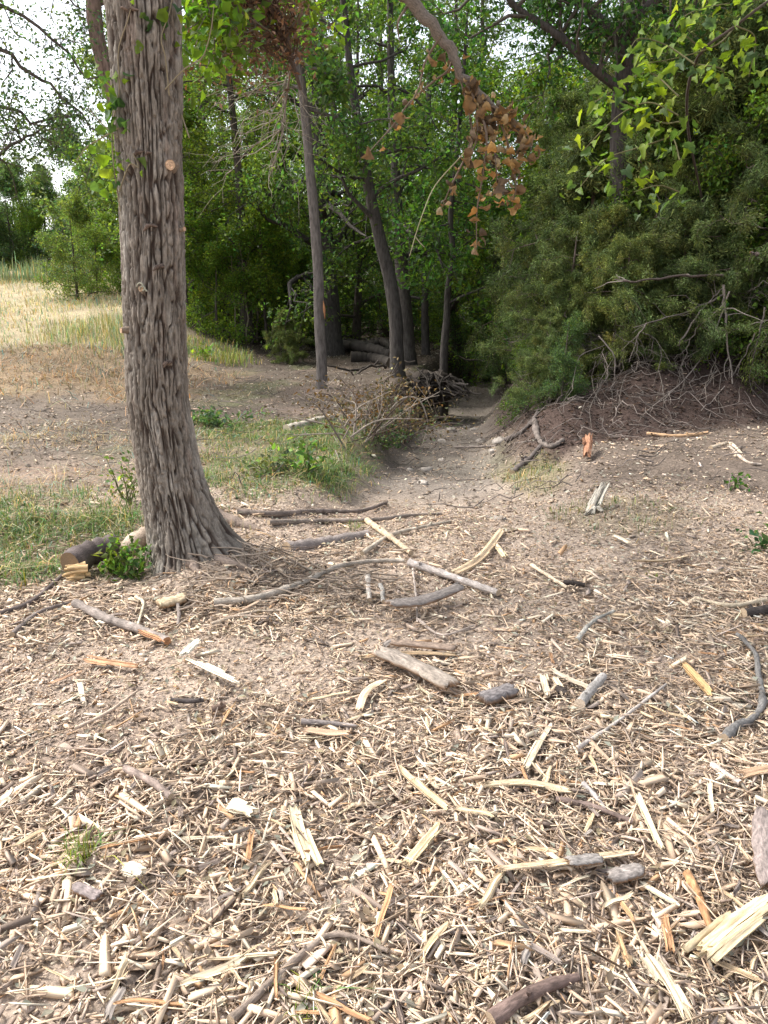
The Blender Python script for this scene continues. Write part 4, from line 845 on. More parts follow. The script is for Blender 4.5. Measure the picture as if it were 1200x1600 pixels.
# ------------------------------------------------------------------ pieces of wood placed one by one
def finish(name, mb, mat, label, cat, group=None, smooth=False, parent=None):
    V = np.vstack(mb.V); ctr = V.mean(0); ctr[2] = V[:, 2].min(); mb.V = [v-ctr for v in mb.V]
    o = link(name, mb.mesh(name, mat, smooth), parent, ctr); return tag(o, label, cat, group)
def lie(pix, lift):
    P = np.array([ground(*p[:2]) for p in pix]); P[:, 2] += lift; 
    for k, p in enumerate(pix):
        if len(p) > 2: P[k, 2] += p[2]
    return P
def scale_at(P): return np.mean((P[:, 1]*CT-(P[:, 2]-CAM_H)*ST))/1200
def stick(pix, wpx, col, label, taper=.5, name='stick', cat='stick', cap=None, rough=.12, knots=True, smooth=True, sides=8, wob=.012):
    P = lie(pix, 0); s = scale_at(P); r = wpx*s*.5; P[:, 2] += r*.55 + .022*ss(6, 4.6, P[:, 1]); L = np.linalg.norm(P[-1]-P[0]); n = max(8, int(L/.03)); n = min(n, 40); Q = smooth_path(P, n) if len(P) > 2 else jitter_path(P[0], P[1], n, wob*2); Q[1:-1] += rng.normal(0, wob*.25*L/math.sqrt(n), (n-2, 3))*[1, 1, .5]
    rr_ = np.linspace(r, r*taper, n)*(1+.10*rng.normal(size=n)); c_ = np.asarray(col)*np.exp(.18*rng.normal(size=(n, 1))); mb = MB(); mb.tube(Q, rr_, sides, c_, rough, True, cap if cap is not None else (.42, .32, .22), rng.random()*9)
    if knots:
        for k in range(rng.integers(1, 4)):
            i = rng.integers(2, n-1); d = unit(rng.normal(0, 1, 3)+np.array([0, 0, .6])); mb.tube(np.array([Q[i], Q[i]+d*r*1.6]), [r*.45, r*.3], 6, c_[i], .15)
    return finish(name, mb, M_STICK, label, cat, None, smooth)
def splinter_mb(P, w, th, col, strands, rng, n=8, col2=None):
    """split wood: a flat fibrous blade, ridged along the grain, every fibre ending at its own length, with loose slivers at its sides"""
    mb = MB(); L = np.linalg.norm(P[-1]-P[0]); n = max(n, 7); Q = smooth_path(P, n) if len(P) > 2 else jitter_path(P[0], P[1], n, .02, rng); ax = unit(P[-1]-P[0]); side = unit(np.cross(ax, [0, 0, 1.])); up_ = np.cross(side, ax)
    arc = np.linspace(0, 1, n); big = w > .016
    def blade(off, w, th, a0, a1, m, lift):
        rag = min(.16, 1.6*w/L)
        e0, e1 = a0+rag*rng.random(m)**1.5, a1-rag*1.3*rng.random(m)**1.5; ridge = rng.normal(0, .28, m)*th; us = np.linspace(-.5, .5, m)+rng.normal(0, .12/m, m); hue = np.exp(.16*rng.normal(size=m)); wob = 1+np.cumsum(rng.normal(0, .05, n)); tilt = rng.normal(0, .25); V = []; C = []; G = []
        for top in (1, 0):
            for j in range(m):
                t = e0[j]+(e1[j]-e0[j])*arc; c_ = np.stack([np.interp(t, arc, Q[:, k]) for k in range(3)], -1); edge = 1-.55*(2*abs(us[j]))**3
                h_ = (th*.5*edge+ridge[j]*(.4+.6*np.sin(np.pi*arc)) if top else -th*.5*edge)+rng.normal(0, .05*th, n); taper = 1-.35*np.abs(2*arc-1)**6
                V.append(c_+side*((off+us[j]*w*wob)*1.0)[:, None]+up_*(h_*taper+lift+us[j]*w*tilt)[:, None]); C.append(np.tile(np.asarray(col)*hue[j], (n, 1))*np.exp(.05*rng.normal(size=(n, 1)))); G.append(np.stack([t*L+off*50, np.full(n, us[j]*w), np.full(n, top*th)], -1))
        V = np.concatenate(V); i = np.arange(m-1)[:, None]*n; j = np.arange(n-1)[None]; t_ = np.stack([i+j, i+n+j, i+n+j+1, i+j+1], -1).reshape(-1, 4); o_ = m*n
        ring = np.array([k for k in range(n)]+[q*n+n-1 for q in range(1, m)]+[(m-1)*n+k for k in range(n-2, -1, -1)]+[q*n for q in range(m-2, 0, -1)]); r2 = np.roll(ring, -1); rim = np.stack([ring, ring+o_, r2+o_, r2], -1)
        mb.add(V, np.vstack([t_, t_[:, ::-1]+o_, rim]), None, np.concatenate(C), np.concatenate(G))
    blade(0, w*(.85 if strands > 1 else 1), th, 0, 1, 7 if big else 4, 0)
    for k in range(strands if strands > 1 else 0):
        a0 = rng.uniform(-.08, .45); blade(rng.uniform(-.6, .6)*w, w*rng.uniform(.12, .35), th*.6, a0, min(1.06, a0+rng.uniform(.35, .75)), 3, rng.uniform(-.3, .7)*th)
    return mb
def splinter(pix, wpx, col, label, strands=2, th=.35, name='wood_splinter', cat='wood', col2=None, up=0):
    P = lie(pix, 0); s = scale_at(P); w = wpx*s; P[:, 2] += w*th*.5+.012+.016*ss(6, 4.6, P[:, 1])+up; return finish(name, splinter_mb(P, w, w*th, col, strands, rng, 9, col2), M_WOOD, label, cat)
def slab(pix, wpx, col, label, th=.2, arch=.13, name='bark_slab', cat='bark', under=(.36, .22, .13), up=0):
    """a curved piece of bark: arched outer face, paler inner face, real thickness"""
    P = lie(pix, 0); s = scale_at(P); w = wpx*s; P[:, 2] += .008+.02*ss(6, 4.6, P[:, 1])+up; n, m = 14, 9; Q = smooth_path(P, n) if len(P) > 2 else jitter_path(P[0], P[1], n, .015, rng); ax = unit(P[-1]-P[0]); side = unit(np.cross(ax, [0, 0, 1.])); upv = np.cross(side, ax); a_ = np.linspace(-1, 1, m); V = []; C = []; G = []
    for lay in (1, 0):
        for q in range(n):
            e = 1-.22*abs(2*q/(n-1)-1)**6; wv = w*.5*e*(1+.07*rng.normal())
            for k in range(m):
                h_ = arch*w*(1-a_[k]**2)*.6 + (w*th if lay else 0)*(1-.25*abs(a_[k])**4)
                V.append(Q[q]+side*wv*a_[k]+upv*(h_+(rng.normal(0, .03*w) if lay else 0))+ax*rng.normal(0, .02*w)*(1 if q not in (0, n-1) else 5)); C.append((np.asarray(col) if lay else np.asarray(under))*math.exp(.18*rng.normal())); G.append([q*np.linalg.norm(P[-1]-P[0])/n, a_[k]*w*.5, lay])
    V = np.array(V); i = np.arange(n-1)[:, None]*m; j = np.arange(m-1)[None]; t_ = np.stack([i+j, i+m+j, i+m+j+1, i+j+1], -1).reshape(-1, 4); o_ = n*m; u_ = t_[:, ::-1]+o_
    ring = list(range(m))+[q*m+m-1 for q in range(1, n)]+[(n-1)*m+k for k in range(m-2, -1, -1)]+[q*m for q in range(n-2, 0, -1)]; ring = np.array(ring); r2 = np.roll(ring, -1); rim = np.stack([ring, r2, r2+o_, ring+o_], -1)
    mb = MB(); mb.add(V, np.vstack([t_, u_, rim]), None, np.array(C), np.array(G)); return finish(name, mb, M_STICK, label, cat)
PALE, TAN, GREY, GBR, DK, ORG = (.66, .55, .40), (.50, .37, .235), (.33, .30, .265), (.25, .20, .165), (.085, .065, .055), (.50, .27, .12)
splinter([(290, 1043), (335, 1066), (379, 1086)], 15, (.72, .64, .50), 'whitish split limb with a ragged end lying on the mulch below the oak', 2, .5, up=.01)
splinter([(286, 1040), (312, 1014)], 11, (.74, .68, .55), 'short whitish split piece joined at the head of the whitish split limb', 2, .5, up=.015)
slab([(594, 1038), (650, 1062), (706, 1094)], 34, (.29, .245, .205), 'large flat grey-brown slab of bark in the middle of the clearing', up=.03)
slab([(608, 968), (660, 962), (718, 940)], 26, (.22, .19, .17), 'dark grey-brown bark slab tilted beyond the large flat slab', .2, .15, up=.05)
slab([(612, 1020), (660, 1024), (712, 1030)], 17, (.24, .18, .14), 'narrow brown slab lying just behind the large flat slab', .25, .15, up=.02)
splinter([(560, 1037), (640, 1030), (715, 1033)], 9, TAN, 'long tan splinter between the two brown bark slabs', 2)
slab([(752, 1108), (800, 1092)], 28, (.19, .17, .165), 'dark grey chunk of bark right of the large flat slab', .4, .2)
stick([(470, 1138), (515, 1141), (558, 1146)], 11, (.24, .205, .19), 'smooth grey stick lying above a tan piece, lower centre left', .6)
splinter([(472, 1152), (515, 1158), (550, 1158)], 15, (.46, .32, .22), 'curved tan piece of bark right under a smooth grey stick', 1, .45)
stick([(335, 950), (400, 944), (470, 920), (530, 893), (580, 885), (632, 884)], 12, (.34, .295, .245), 'long bent grey-brown branch stretching right from the foot of the oak', .55, 'fallen_branch', 'branch')
stick([(330, 985), (390, 965), (440, 962)], 8, (.42, .34, .26), 'forked thin stick below the long bent branch', .5)
stick([(372, 806), (430, 808), (500, 802), (562, 801), (604, 788)], 11, (.17, .135, .115), 'long dark branch lying along the edge of the grass right of the oak', .5, 'fallen_branch', 'branch')
stick([(420, 822), (500, 818), (580, 816), (640, 808), (690, 805)], 9, (.22, .18, .15), 'second dark branch in front of the grass reaching towards the gully', .5, 'fallen_branch', 'branch')
stick([(448, 858, -.04), (510, 850, -.03), (574, 836, -.035)], 20, (.26, .22, .20), 'half buried grey log in front of the grass', .8, 'log', 'log')
stick([(574, 818), (605, 842), (642, 872)], 11, (.46, .36, .25), 'tan stick crossed by a longer grey one near the gully mouth', .7)
stick([(566, 872), (610, 842), (650, 830), (704, 818)], 8, (.40, .34, .27), 'long pale grey stick crossing over the tan one', .5)
splinter([(704, 906), (740, 888), (765, 862), (785, 832)], 13, (.58, .44, .29), 'long pale splintered branch with a forked tip right of centre', 3)
splinter([(770, 852), (790, 880)], 9, (.70, .56, .36), 'short yellow splinter beside the forked tip', 1)
stick([(640, 888), (700, 908), (778, 936)], 14, (.38, .335, .305), 'pale grey weathered branch half sunk in chips, centre', .7, 'fallen_branch', 'branch')
stick([(575, 908), (577, 946)], 9, (.42, .37, .32), 'upright short grey stick standing in the litter, left one of two', .8)
stick([(594, 922), (599, 948)], 8, (.38, .35, .31), 'upright short grey stick standing in the litter, right one of two', .8)
stick([(645, 895), (650, 940), (652, 980)], 4, (.42, .35, .30), 'very thin bent twig running over the dark grey-brown slab', .6)
stick([(652, 975), (690, 1000), (740, 985)], 5, (.40, .33, .28), 'thin curving twig in front of the dark grey-brown slab', .5)
# the two cut logs at the foot of the oak
lg = stick([(112, 905, .03), (145, 892, .05), (184, 878, .05)], 40, (.10, .08, .075), 'rotten dark log with a pale broken end at the foot of the oak', .9, 'log', 'log', (.22, .15, .09), .07, False, True, 14)
rot = MB(); p = ground(112, 908); 
for q in range(14):
    e = p+np.array([rng.normal(-.01, .02), rng.normal(-.02, .02), rng.uniform(.01, .10)]); rot.tube(np.array([e+[.09, .03, 0], e+rng.normal(0, .008, 3)]), [.016, .006], 5, np.array([.55, .38, .2])*rng.uniform(.7, 1.25), .3)
rot.V = [v-np.array(lg.location) for v in rot.V]; link('broken_end', rot.mesh('broken_end', M_WOOD), lg)
stick([(197, 882, .02), (215, 874, .06), (238, 866, .08)], 30, (.33, .26, .20), 'short sawn log with a pale round face, wedged against the oak', .95, 'log', 'log', (.66, .52, .34), .05, False, True, 16)
stick([(0, 968), (50, 948), (98, 908)], 9, (.12, .095, .085), 'dark stick running from the left edge to the rotten log', .7)
stick([(20, 1000), (62, 965), (110, 950)], 9, (.17, .14, .125), 'dark weathered stick below the one leading to the rotten log', .5)
stick([(118, 952), (165, 975), (215, 992), (262, 1012)], 15, (.25, .21, .185), 'grey branch with a shredded red-brown end below the oak', .8, 'fallen_branch', 'branch', (.4, .2, .1))
splinter([(215, 990), (262, 1014)], 12, (.36, .19, .10), 'shredded red-brown wood at the end of the grey branch', 3)
stick([(213, 940), (225, 950), (216, 984)], 6, (.60, .52, .38), 'bent whitish twig between the oak and the grey branch', .7)
stick([(280, 935), (279, 985)], 7, (.24, .2, .175), 'short brown stick pointing away just below the oak', .8)
slab([(250, 955), (292, 945)], 24, (.46, .36, .24), 'tan bark chunk lying just under the oak', .35, .2)
for q, (pa, pb) in enumerate((([(130, 1040), (170, 1047), (222, 1054)]), None) for _ in range(1)): splinter(pa if isinstance(pa, list) else [(130, 1040), (222, 1054)], 14, (.45, .27, .16), 'shredded reddish splinter bundle on the mulch at left', 4, .4)
splinter([(75, 1080), (130, 1058)], 6, (.4, .25, .16), 'thin reddish splinter left of the shredded bundle', 1)
stick([(268, 1104), (295, 1106), (320, 1104)], 10, (.085, .07, .065), 'short black burnt-looking stick on bare mulch', .6)
stick([(330, 1120), (352, 1112)], 12, (.16, .11, .085), 'stubby dark brown stick right of the black one', .8)
stick([(118, 1148), (170, 1122), (216, 1088)], 6, (.40, .31, .24), 'thin straight pinkish stick on the left mulch', .6)
stick([(830, 890), (858, 908), (886, 926)], 7, (.52, .42, .31), 'pale stick sloping towards a black stub right of centre', .7)
stick([(880, 918), (914, 922)], 9, (.05, .04, .035), 'short black stub at the end of the pale sloping stick', .8)
stick([(900, 1010), (925, 980), (960, 962)], 8, (.34, .32, .28), 'grey lichened stick curving on the soil right of centre', .6)
g0 = ground(930, 800); sm = MB()
for (a_, b_, w_, k_) in (((918, 804, .02), (944, 752), 15, 3), ((930, 800, .03), (938, 770), 9, 2), ((936, 790), (947, 757), 6, 1), ((930, 790, .0), (912, 810), 9, 2), ((932, 792, .0), (941, 812), 8, 2), ((928, 792, .02), (926, 812), 7, 1)):
    p, q = at(a_[0], a_[1], g0[1]), at(b_[0], b_[1], g0[1]+(.12 if b_[1] < 790 else -.05)); q[2] = max(q[2], float(H(q[0], q[1]))+.005); p[2] = max(p[2], float(H(p[0], p[1]))+.01)
    t_ = splinter_mb(np.array([p, q]), w_*scale_at(np.array([p, q])), .02, (.50, .455, .38), k_, rng); o_ = sm.n
    for V_, C_, G_ in zip(t_.V, t_.C, t_.G): sm.V.append(V_); sm.C.append(C_); sm.G.append(G_)
    sm.Q += [x+o_ for x in t_.Q]; sm.n += t_.n
finish('stump', sm, M_WOOD, 'whitish splintered forked stump root standing on the soil at right', 'stump')
splinter([(955, 842), (985, 858)], 8, (.68, .57, .42), 'pale crossed splinter on the soil below the whitish stump', 2)
splinter([(986, 884), (1040, 884), (1075, 876)], 8, (.62, .48, .32), 'long pale tan splinter near the right edge, mid distance', 1)
stick([(1160, 968), (1215, 960)], 16, (.06, .05, .045), 'dark log end entering from the right edge', .9, 'log', 'log')
stick([(1195, 945), (1140, 955), (1085, 942)], 9, (.48, .40, .29), 'weathered tan limb above the dark log end at right', .6)
db = stick([(1130, 1165), (1150, 1145), (1172, 1135), (1190, 1108), (1184, 1070), (1178, 1030), (1150, 1000)], 14, (.17, .16, .15), 'crooked dark grey lichened branch along the right edge', .5, 'fallen_branch', 'branch', None, .2)
stick([(905, 1112), (922, 1092), (942, 1068)], 17, (.34, .315, .29), 'grey branch stub with a pale broken top, right of centre', .9, 'stick', 'stick', (.62, .5, .38))
splinter([(858, 1055), (890, 1072), (930, 1088)], 9, (.55, .45, .34), 'pale grey stick leaning over the dark hollow right of centre', 1)
splinter([(845, 1062), (856, 1100)], 12, (.66, .55, .4), 'pale splinter standing in the dark hollow', 2)
splinter([(864, 1068), (882, 1098)], 10, (.62, .50, .36), 'second pale splinter at the dark hollow, lying right of the first', 1)
stick([(870, 1086), (885, 1096)], 14, (.05, .04, .035), 'black stub in the hollow among pale splinters', .8)
splinter([(820, 1216), (838, 1180), (862, 1140)], 11, (.56, .47, .35), 'pale grey-tan straight splinter standing out right of centre', 2)
splinter([(992, 1260), (1010, 1302), (1031, 1352)], 11, (.74, .63, .42), 'long straight pale yellow splinter pointing at the viewer, right', 1, .4, up=.02)
splinter([(752, 1240), (820, 1236), (895, 1250)], 14, (.58, .46, .31), 'long flat tan strip lying crosswise right of centre', 3, .3)
stick([(868, 1260), (925, 1272), (988, 1296)], 11, (.19, .14, .12), 'dark brown crooked stick right of the flat tan strip', .7)
splinter([(1080, 1530), (1140, 1478), (1215, 1420)], 36, (.66, .53, .34), 'big pale yellow split log piece at the lower right corner', 4, .4, 'split_log', 'log', (.55, .45, .33), up=.02)
stick([(766, 1612), (810, 1580), (858, 1556), (902, 1544)], 27, (.15, .105, .09), 'thick dark brown branch at the bottom edge, right of centre', .5, 'fallen_branch', 'branch')
stick([(362, 1610), (405, 1568), (450, 1525), (512, 1475), (560, 1480), (606, 1500)], 15, (.26, .205, .165), 'long bent brown stick at the bottom, left of centre', .45, 'fallen_branch', 'branch')
splinter([(775, 1378), (860, 1368), (985, 1348)], 17, (.60, .47, .32), 'long pale plank-like strip lying across, lower right', 2, .35, 'wood_splinter', 'wood', None, .01)
slab([(885, 1372), (935, 1366)], 22, (.27, .245, .225), 'grey bark scrap resting on the long pale strip', .2, .12, up=.025)
slab([(950, 1392), (1000, 1378)], 26, (.25, .22, .20), 'grey flat bark scrap right of the long pale strip', .3, .2, up=.01)
stick([(1072, 1378), (1088, 1410), (1112, 1475)], 15, (.42, .235, .12), 'reddish-orange peeled stick, lower right', .7, 'stick', 'stick', (.3, .12, .06))
splinter([(458, 1268), (470, 1320), (490, 1372)], 21, (.66, .54, .36), 'wide pale split piece pointing down, lower left of centre', 3, .3)
splinter([(1015, 1508), (1045, 1555), (1078, 1620)], 30, (.68, .56, .39), 'broad pale splintered piece at the bottom right', 4, .3)
slab([(1190, 1285), (1192, 1345), (1200, 1402)], 34, (.27, .22, .20), 'grey-brown plank end at the right edge', .3, .1, 'bark_slab', 'bark')
splinter([(622, 1210), (660, 1245), (702, 1278)], 13, (.60, .46, .29), 'pair of long tan splinters sloping down, centre', 2)
splinter([(632, 1368), (660, 1335), (690, 1300)], 17, (.62, .48, .30), 'pale wedge-shaped splinter, bottom centre', 3)
splinter([(356, 1274), (400, 1287)], 22, (.68, .58, .42), 'short cream-coloured block of wood, lower left', 4, .4)
stick([(196, 1213), (235, 1232), (268, 1258)], 15, (.27, .21, .18), 'curved brown-grey bark strip, lower left', .7)
splinter([(196, 1376), (228, 1386)], 27, (.70, .62, .48), 'stubby cream-white chunk, lower left', 3, .45, up=.01)
slab([(120, 1400), (158, 1418)], 19, (.23, .19, .18), 'dark grey bark chunk, lower left', .35, .15)
splinter([(1065, 1045), (1090, 1072), (1118, 1103)], 14, (.58, .37, .18), 'orange-tan splinter near the crooked lichened branch', 2)
splinter([(560, 1124), (572, 1092), (602, 1072)], 12, (.62, .47, .32), 'curved pale sliver just left of the large flat slab', 1)
splinter([(480, 1105), (550, 1090)], 6, (.62, .5, .33), 'thin pale sliver left of the curved one', 1)
splinter([(1150, 1225), (1215, 1212)], 18, (.46, .31, .20), 'reddish-tan board entering from the right edge', 1, .3)
stick([(900, 1180), (960, 1140), (1040, 1078)], 7, (.42, .37, .33), 'thin straight grey stick sloping up, right of centre', .6)
stick([(910, 1235), (925, 1250), (945, 1276)], 9, (.33, .3, .28), 'thin grey stick crossing the dark brown crooked one', .7)
stick([(1110, 1205), (1155, 1235)], 11, (.5, .42, .36), 'rounded pale grey stick near the right edge', .8)
stick([(1010, 680), (1060, 683), (1106, 678)], 7, (.48, .31, .18), 'long tan stick lying on top of the pale mound', .6)
stick([(1110, 702), (1140, 695), (1160, 712)], 7, (.45, .37, .28), 'bent pale stick on the mound near the right edge', .6)
stick([(1140, 700), (1165, 722), (1190, 728)], 6, (.40, .33, .27), 'thin stick beyond the bent one at the right edge', .6)
st = splinter([(916, 722, .0), (918, 704, .12)], 13, (.27, .14, .085), 'short splintered orange stump above the gully mouth', 3, .8, 'stump', 'stump')
# dark weathered roots at the right mouth of the gully
stick([(800, 742), (825, 722), (845, 700)], 12, (.12, .10, .09), 'dark weathered root lying in the grass at the gully mouth', .6, 'root', 'root')
stick([(790, 690), (815, 678), (835, 655), (842, 640)], 9, (.12, .10, .09), 'dark upturned root on the right wall of the gully', .5, 'root', 'root')
stick([(835, 660), (842, 690), (862, 700), (880, 690)], 11, (.15, .125, .11), 'broken grey root below the brush on the right wall of the gully', .6, 'root', 'root')
stick([(710, 700), (770, 698), (830, 690)], 4, (.2, .17, .15), 'thin dark stick across the gully floor', .6)
stick([(448, 676), (490, 664), (524, 655)], 15, (.36, .32, .26), 'pale grey log lying left of the brush pile', .8, 'log', 'log', (.5, .42, .3))
# logs stacked in the shade beyond the slim tree
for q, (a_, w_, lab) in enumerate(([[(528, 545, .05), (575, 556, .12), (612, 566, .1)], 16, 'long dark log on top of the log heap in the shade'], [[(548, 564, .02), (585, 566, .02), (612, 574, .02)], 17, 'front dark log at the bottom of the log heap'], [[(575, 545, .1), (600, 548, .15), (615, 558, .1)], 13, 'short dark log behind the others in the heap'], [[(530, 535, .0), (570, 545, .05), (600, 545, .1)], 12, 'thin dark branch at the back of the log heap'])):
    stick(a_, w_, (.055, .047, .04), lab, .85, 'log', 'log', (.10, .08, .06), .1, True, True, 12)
rng2 = np.random.default_rng(136)
for q in range(14):
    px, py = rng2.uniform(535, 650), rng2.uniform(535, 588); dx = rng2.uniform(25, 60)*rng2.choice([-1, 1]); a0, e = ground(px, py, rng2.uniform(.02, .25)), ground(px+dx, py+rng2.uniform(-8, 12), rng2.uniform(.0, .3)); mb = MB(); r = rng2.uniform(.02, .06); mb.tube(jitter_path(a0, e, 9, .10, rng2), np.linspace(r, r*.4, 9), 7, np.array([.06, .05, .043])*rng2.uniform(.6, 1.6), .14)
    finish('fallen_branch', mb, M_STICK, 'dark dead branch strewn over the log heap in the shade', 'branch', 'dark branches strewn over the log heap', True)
# tangle of roots hanging over the gully
rng2 = np.random.default_rng(131); rb0 = ground(672, 596); rt = thing('root_tangle', 'black tangle of roots overhanging the gully below the leaning trunk', 'roots', rb0)
for q in range(34):
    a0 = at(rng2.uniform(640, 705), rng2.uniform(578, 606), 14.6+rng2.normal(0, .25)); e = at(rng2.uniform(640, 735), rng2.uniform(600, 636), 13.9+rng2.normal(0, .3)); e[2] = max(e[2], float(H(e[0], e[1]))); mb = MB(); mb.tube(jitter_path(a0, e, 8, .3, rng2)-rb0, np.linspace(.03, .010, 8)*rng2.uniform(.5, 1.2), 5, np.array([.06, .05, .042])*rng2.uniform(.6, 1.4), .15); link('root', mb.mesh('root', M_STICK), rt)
for (a_, b_) in (((700, 596), (752, 616)), ((690, 606), (738, 622)), ((705, 600), (732, 600))):
    mb = MB(); mb.tube(jitter_path(at(*a_, 14.2), at(*b_, 13.9), 8, .1, rng2)-rb0, np.linspace(.035, .012, 8), 6, (.10, .085, .075), .15); link('root', mb.mesh('root', M_STICK), rt)
clod = MB(); 
for q in range(9):
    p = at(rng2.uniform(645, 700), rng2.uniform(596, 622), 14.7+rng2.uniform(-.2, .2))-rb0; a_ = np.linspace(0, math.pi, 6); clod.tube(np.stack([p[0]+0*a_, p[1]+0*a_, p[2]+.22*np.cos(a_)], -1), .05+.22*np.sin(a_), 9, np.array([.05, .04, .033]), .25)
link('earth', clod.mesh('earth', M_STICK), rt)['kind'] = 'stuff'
# brush pile
rng2 = np.random.default_rng(132); bp0 = ground(598, 690); bpile = thing('brush_pile', 'heap of cut twigs and withered leaves beside the gully', 'brush', bp0); segs = []
for q in range(95):
    a0 = ground(rng2.uniform(535, 655), rng2.uniform(655, 708)); a0[2] += rng2.uniform(0, .12); e = a0+np.array([rng2.normal(0, .45), rng2.normal(0, .35), rng2.uniform(.05, .62)*math.exp(-((a0[0]-bp0[0])/.8)**2)]); mid = (a0+e)/2+np.array([rng2.normal(0, .1), 0, rng2.uniform(0, .15)]); Q = smooth_path([a0, mid, e], 8)-bp0; mb = MB()
    g = np.array([[.15, .12, .10], [.09, .065, .052], [.24, .20, .165]][rng2.integers(3)])*rng2.uniform(.7, 1.2); mb.tube(Q, np.linspace(.011, .004, 8)*rng2.uniform(.5, 1.2), 5, g, .1, False)
    for w_ in range(3): i = rng2.integers(2, 7); mb.tube(np.array([Q[i], Q[i]+rng2.normal(0, .12, 3)+[0, 0, .04]]), [.004, .002], 3, g, 0, False)
    link('twig', mb.mesh('twig', M_TWIG), bpile); segs.append((Q[3], Q[7]))
for arc in ([(610, 640), (630, 622), (655, 625), (668, 660), (660, 695)], [(575, 660), (590, 655), (600, 668), (598, 690)], [(540, 640), (560, 650), (610, 655), (640, 630)]):
    Q = smooth_path(np.array([at(px, py, bp0[1]-.2) for px, py in arc])-bp0, 16); mb = MB(); mb.tube(Q, np.linspace(.012, .006, 16), 5, (.28, .24, .2), .08); link('twig', mb.mesh('twig', M_TWIG), bpile)
V, T, C = leaves(np.array(segs), 22, .05, rng2, (.10, .08, .045), spread=.10, hue=.3); link('withered_leaves', mesh_np('withered_leaves', V, T, M_DRY, C), bpile)['kind'] = 'stuff'
V, T, C = leaves(np.array(segs)[::2], 26, .05, rng2, (.07, .10, .04), spread=.12); V[:, 2] = V[:, 2]*.5; link('green_leaves', mesh_np('green_leaves', V, T, M_LEAF, C), bpile)['kind'] = 'stuff'
# cut green sprigs lying in the grass right of the oak
# bare branches drooping over the right bank
rng2 = np.random.default_rng(133); GD = 'bare branches drooping over the right bank'
for k, (pix, w_, lab) in enumerate((
    ([(1130, 445), (1133, 500), (1140, 560), (1144, 602)], 10, 'thick bare grey branch standing upright against the dark right bank'), ([(1140, 455), (1120, 510), (1095, 560), (1060, 605), (1028, 630)], 6, None), ([(1200, 500), (1150, 515), (1110, 535), (1070, 560)], 4, None),
    ([(1180, 520), (1150, 580), (1120, 620), (1095, 645)], 5, None), ([(1195, 480), (1178, 560), (1172, 600), (1200, 640)], 6, None), ([(1135, 470), (1085, 520), (1070, 560), (1076, 585)], 5, None), ([(1060, 540), (1085, 500), (1110, 470), (1130, 450)], 7, None),
    ([(935, 525), (958, 555), (960, 590), (955, 610), (960, 640), (968, 648)], 5, 'bare crooked grey twig standing on the bank above the gully mouth'), ([(1120, 580), (1080, 600), (1050, 615), (1000, 655)], 4, None), ([(1010, 505), (995, 530), (998, 570)], 5, None), ([(1005, 520), (1020, 530), (1015, 560)], 4, None), ([(1130, 430), (1060, 432), (990, 440), (960, 437)], 9, 'dark level bough crossing the lower cedars on the right'),
    ([(1130, 460), (1080, 485), (1030, 500), (990, 512)], 7, None), ([(1185, 398), (1172, 394)], 12, 'sawn bough showing an orange cut face among the right cedars'))):
    d0 = 9.9; g = np.array([.20, .17, .148])*rng2.uniform(.45, 1.2); P = []
    for px, py in pix:
        dd = d0+.2*math.sin(px*.03); p = at(px, py, dd); z = float(H(p[0], p[1]))
        if p[2] < z+.02: p = ground(px, py, .02)
        P.append(p)
    P = np.array(P); n = 18; Q = smooth_path(P, n) if len(P) > 2 else jitter_path(P[0], P[1], n, .02, rng2); Q[1:-1] += rng2.normal(0, .008, (n-2, 3)); r = w_/1200*9*.24; mb = MB(); mb.tube(Q, np.linspace(r, r*.45, n), 7, g if w_ != 9 and w_ != 12 else (.09, .07, .06), .1, True, (.62, .33, .14) if w_ == 12 else (.3, .25, .2))
    for q in range(5 if w_ < 12 else 0): i = rng2.integers(4, n-1); mb.tube(jitter_path(Q[i], Q[i]+unit(Q[i]-Q[i-1])*.25+rng2.normal(0, .15, 3), 5, .15, rng2), np.linspace(r*.5, .002, 5), 4, g, 0, False)
    finish('bare_branch', mb, M_STICK, lab or 'thin bare grey branch drooping from the cedars over the dark right bank', 'branch', None if lab else GD, True)
for k in range(26):                                           # thin dead branches hanging down the face of the bank
    px, py = rng2.uniform(880, 1200), 0; py = 600-(px-850)*.17+rng2.uniform(-25, 10); a0 = ground(px, py, .02); a0[2] += rng2.uniform(.05, .4); e = ground(min(px-rng2.uniform(-20, 90), 1230), py+rng2.uniform(45, 110), .01); Q = jitter_path(a0, e, 9, .10, rng2); Q[:, 2] += .10*np.sin(np.linspace(0, math.pi, 9)); Q[:, 2] = np.maximum(Q[:, 2], H(Q[:, 0], Q[:, 1])+.006); g = np.array([.19, .16, .135])*rng2.uniform(.35, 1.25); mb = MB(); mb.tube(Q, np.linspace(.010, .003, 9)*rng2.uniform(.5, 1.2), 5, g, .1, False)
    for q in range(4): i = rng2.integers(2, 8); mb.tube(jitter_path(Q[i], Q[i]+unit(Q[i]-Q[i-1])*.2+rng2.normal(0, .12, 3), 4, .15, rng2), np.linspace(.004, .0015, 4), 4, g, 0, False)
    finish('bare_branch', mb, M_STICK, 'thin bare grey branch drooping from the cedars over the dark right bank', 'branch', GD, True)
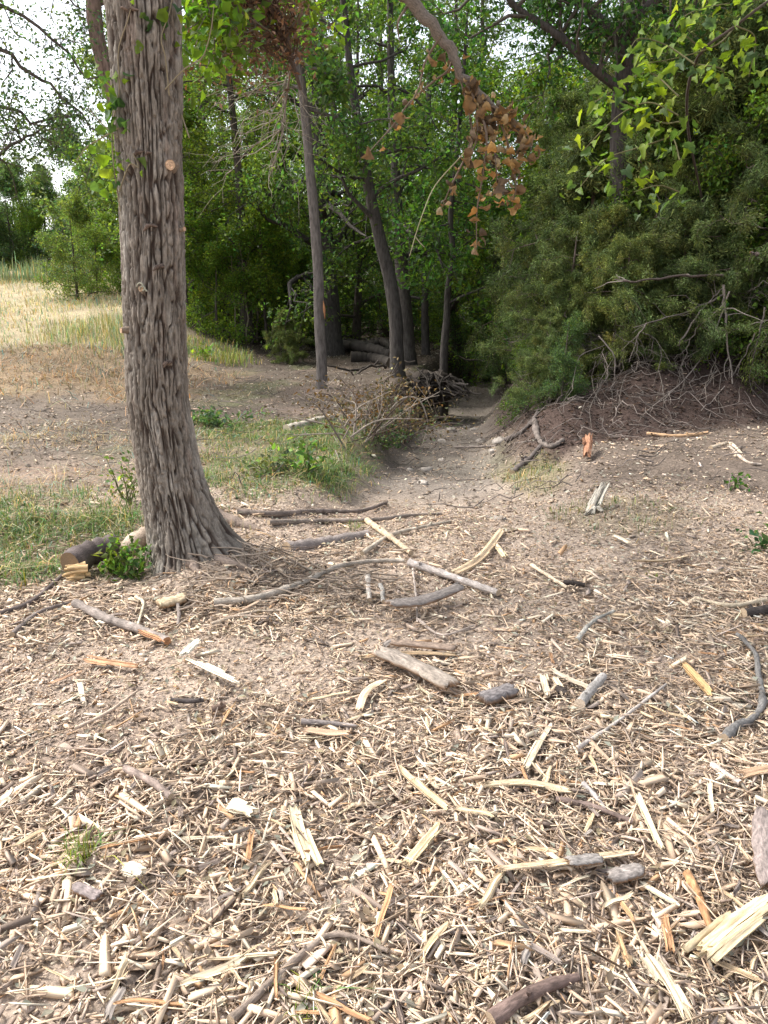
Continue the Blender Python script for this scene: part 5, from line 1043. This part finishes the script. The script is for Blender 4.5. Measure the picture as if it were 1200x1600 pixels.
# flat stones on the gully floor
for k, (px, py, w_) in enumerate(((755, 690, 18), (735, 700, 14), (782, 690, 22), (705, 672, 16), (690, 690, 14), (770, 705, 12), (730, 668, 14), (660, 755, 16), (668, 735, 20), (742, 672, 12), (690, 720, 12), (780, 812, 18), (640, 735, 12), (715, 655, 12))):
    p = ground(px, py); s = w_/1200*p[1]*.5; m_ = 9; a_ = np.linspace(0, 6.283, m_, endpoint=False); rr_ = s*(1+.22*rng2.normal(size=m_)); mb = MB(); V = []
    for zz, f in ((-.02, .9), (.012, 1.0), (s*.45, .72), (s*.52, .3)): V.append(np.stack([rr_*np.cos(a_)*f, rr_*np.sin(a_)*f*1.2, zz+.008*rng2.normal(size=m_)], -1))
    V = np.vstack(V); i = np.arange(3)[:, None]*m_; j = np.arange(m_)[None]; Q = np.stack([i+j, i+(j+1) % m_, i+m_+(j+1) % m_, i+m_+j], -1).reshape(-1, 4); V = np.vstack([V, [[0, 0, s*.53]]]); T = np.stack([27+np.arange(m_), 27+(np.arange(m_)+1) % m_, np.full(m_, 36)], -1)
    mb.add(V, Q, T, np.array([.36, .32, .28])*rng2.uniform(.8, 1.2)); o = link('stone', mb.mesh('stone', M_STONE), None, p, (0, 0, rng2.random()*6)); tag(o, 'pale flat stone lying on the gully floor', 'stone', 'flat stones on the gully floor')
# ------------------------------------------------------------------ the largest loose chips, each its own object
rng2 = np.random.default_rng(140)
KINDS = {'pale': ([.68, .56, .39], [.60, .47, .31], [.74, .64, .47], [.55, .41, .26]), 'bark': ([.27, .22, .19], [.20, .155, .13], [.33, .285, .25]), 'orange': ([.48, .28, .15], [.42, .24, .13], [.52, .34, .19])}
LABS = {'pale': ('wood_chip', 'pale straw-coloured splinter loose among the mulch of the clearing', 'pale splinters strewn over the clearing'), 'bark': ('bark_chip', 'grey-brown scrap of bark loose among the mulch of the clearing', 'bark scraps strewn over the clearing'), 'orange': ('wood_chip', 'orange-brown splinter loose among the mulch of the clearing', 'orange-brown splinters strewn over the clearing')}
lib = {}
for kd, cols in KINDS.items():
    lib[kd] = []
    for q in range(8 if kd == 'pale' else 5):
        wq = rng2.uniform(.05, .13) if kd != 'bark' else rng2.uniform(.12, .28); L = 1.0
        P = jitter_path(np.array([-.5, 0, 0]), np.array([.5, 0, 0]), 4, .06, rng2); m_ = splinter_mb(P, wq, wq*rng2.uniform(.3, .6), cols[q % len(cols)], int(rng2.integers(1, 4)), rng2, 7); m_.G = [g_*.12 for g_ in m_.G]; lib[kd].append(m_.mesh('chip', M_WOOD))
cnt = 0
while cnt < 290:
    px, py = rng2.uniform(0, 1200), 940+660*rng2.random()**.75
    p = ground(px, py)
    if rng2.random() > float(density(p[:1], p[1:2])[0])+.15: continue
    kd = rng2.choice(['pale', 'bark', 'orange'], p=[.66, .24, .10]); s_ = float(np.clip(.085*math.exp(.42*rng2.normal()), .045, .20)*(.75 if kd == 'bark' else 1)); nm, lb, gp = LABS[kd]
    o = link(nm, lib[kd][rng2.integers(len(lib[kd]))], None, (p[0], p[1], p[2]+rng2.uniform(.016, .034)), (rng2.normal(0, .4), rng2.normal(0, .14), rng2.random()*6.283), s_); tag(o, lb, 'bark' if kd == 'bark' else 'wood chip', gp); cnt += 1
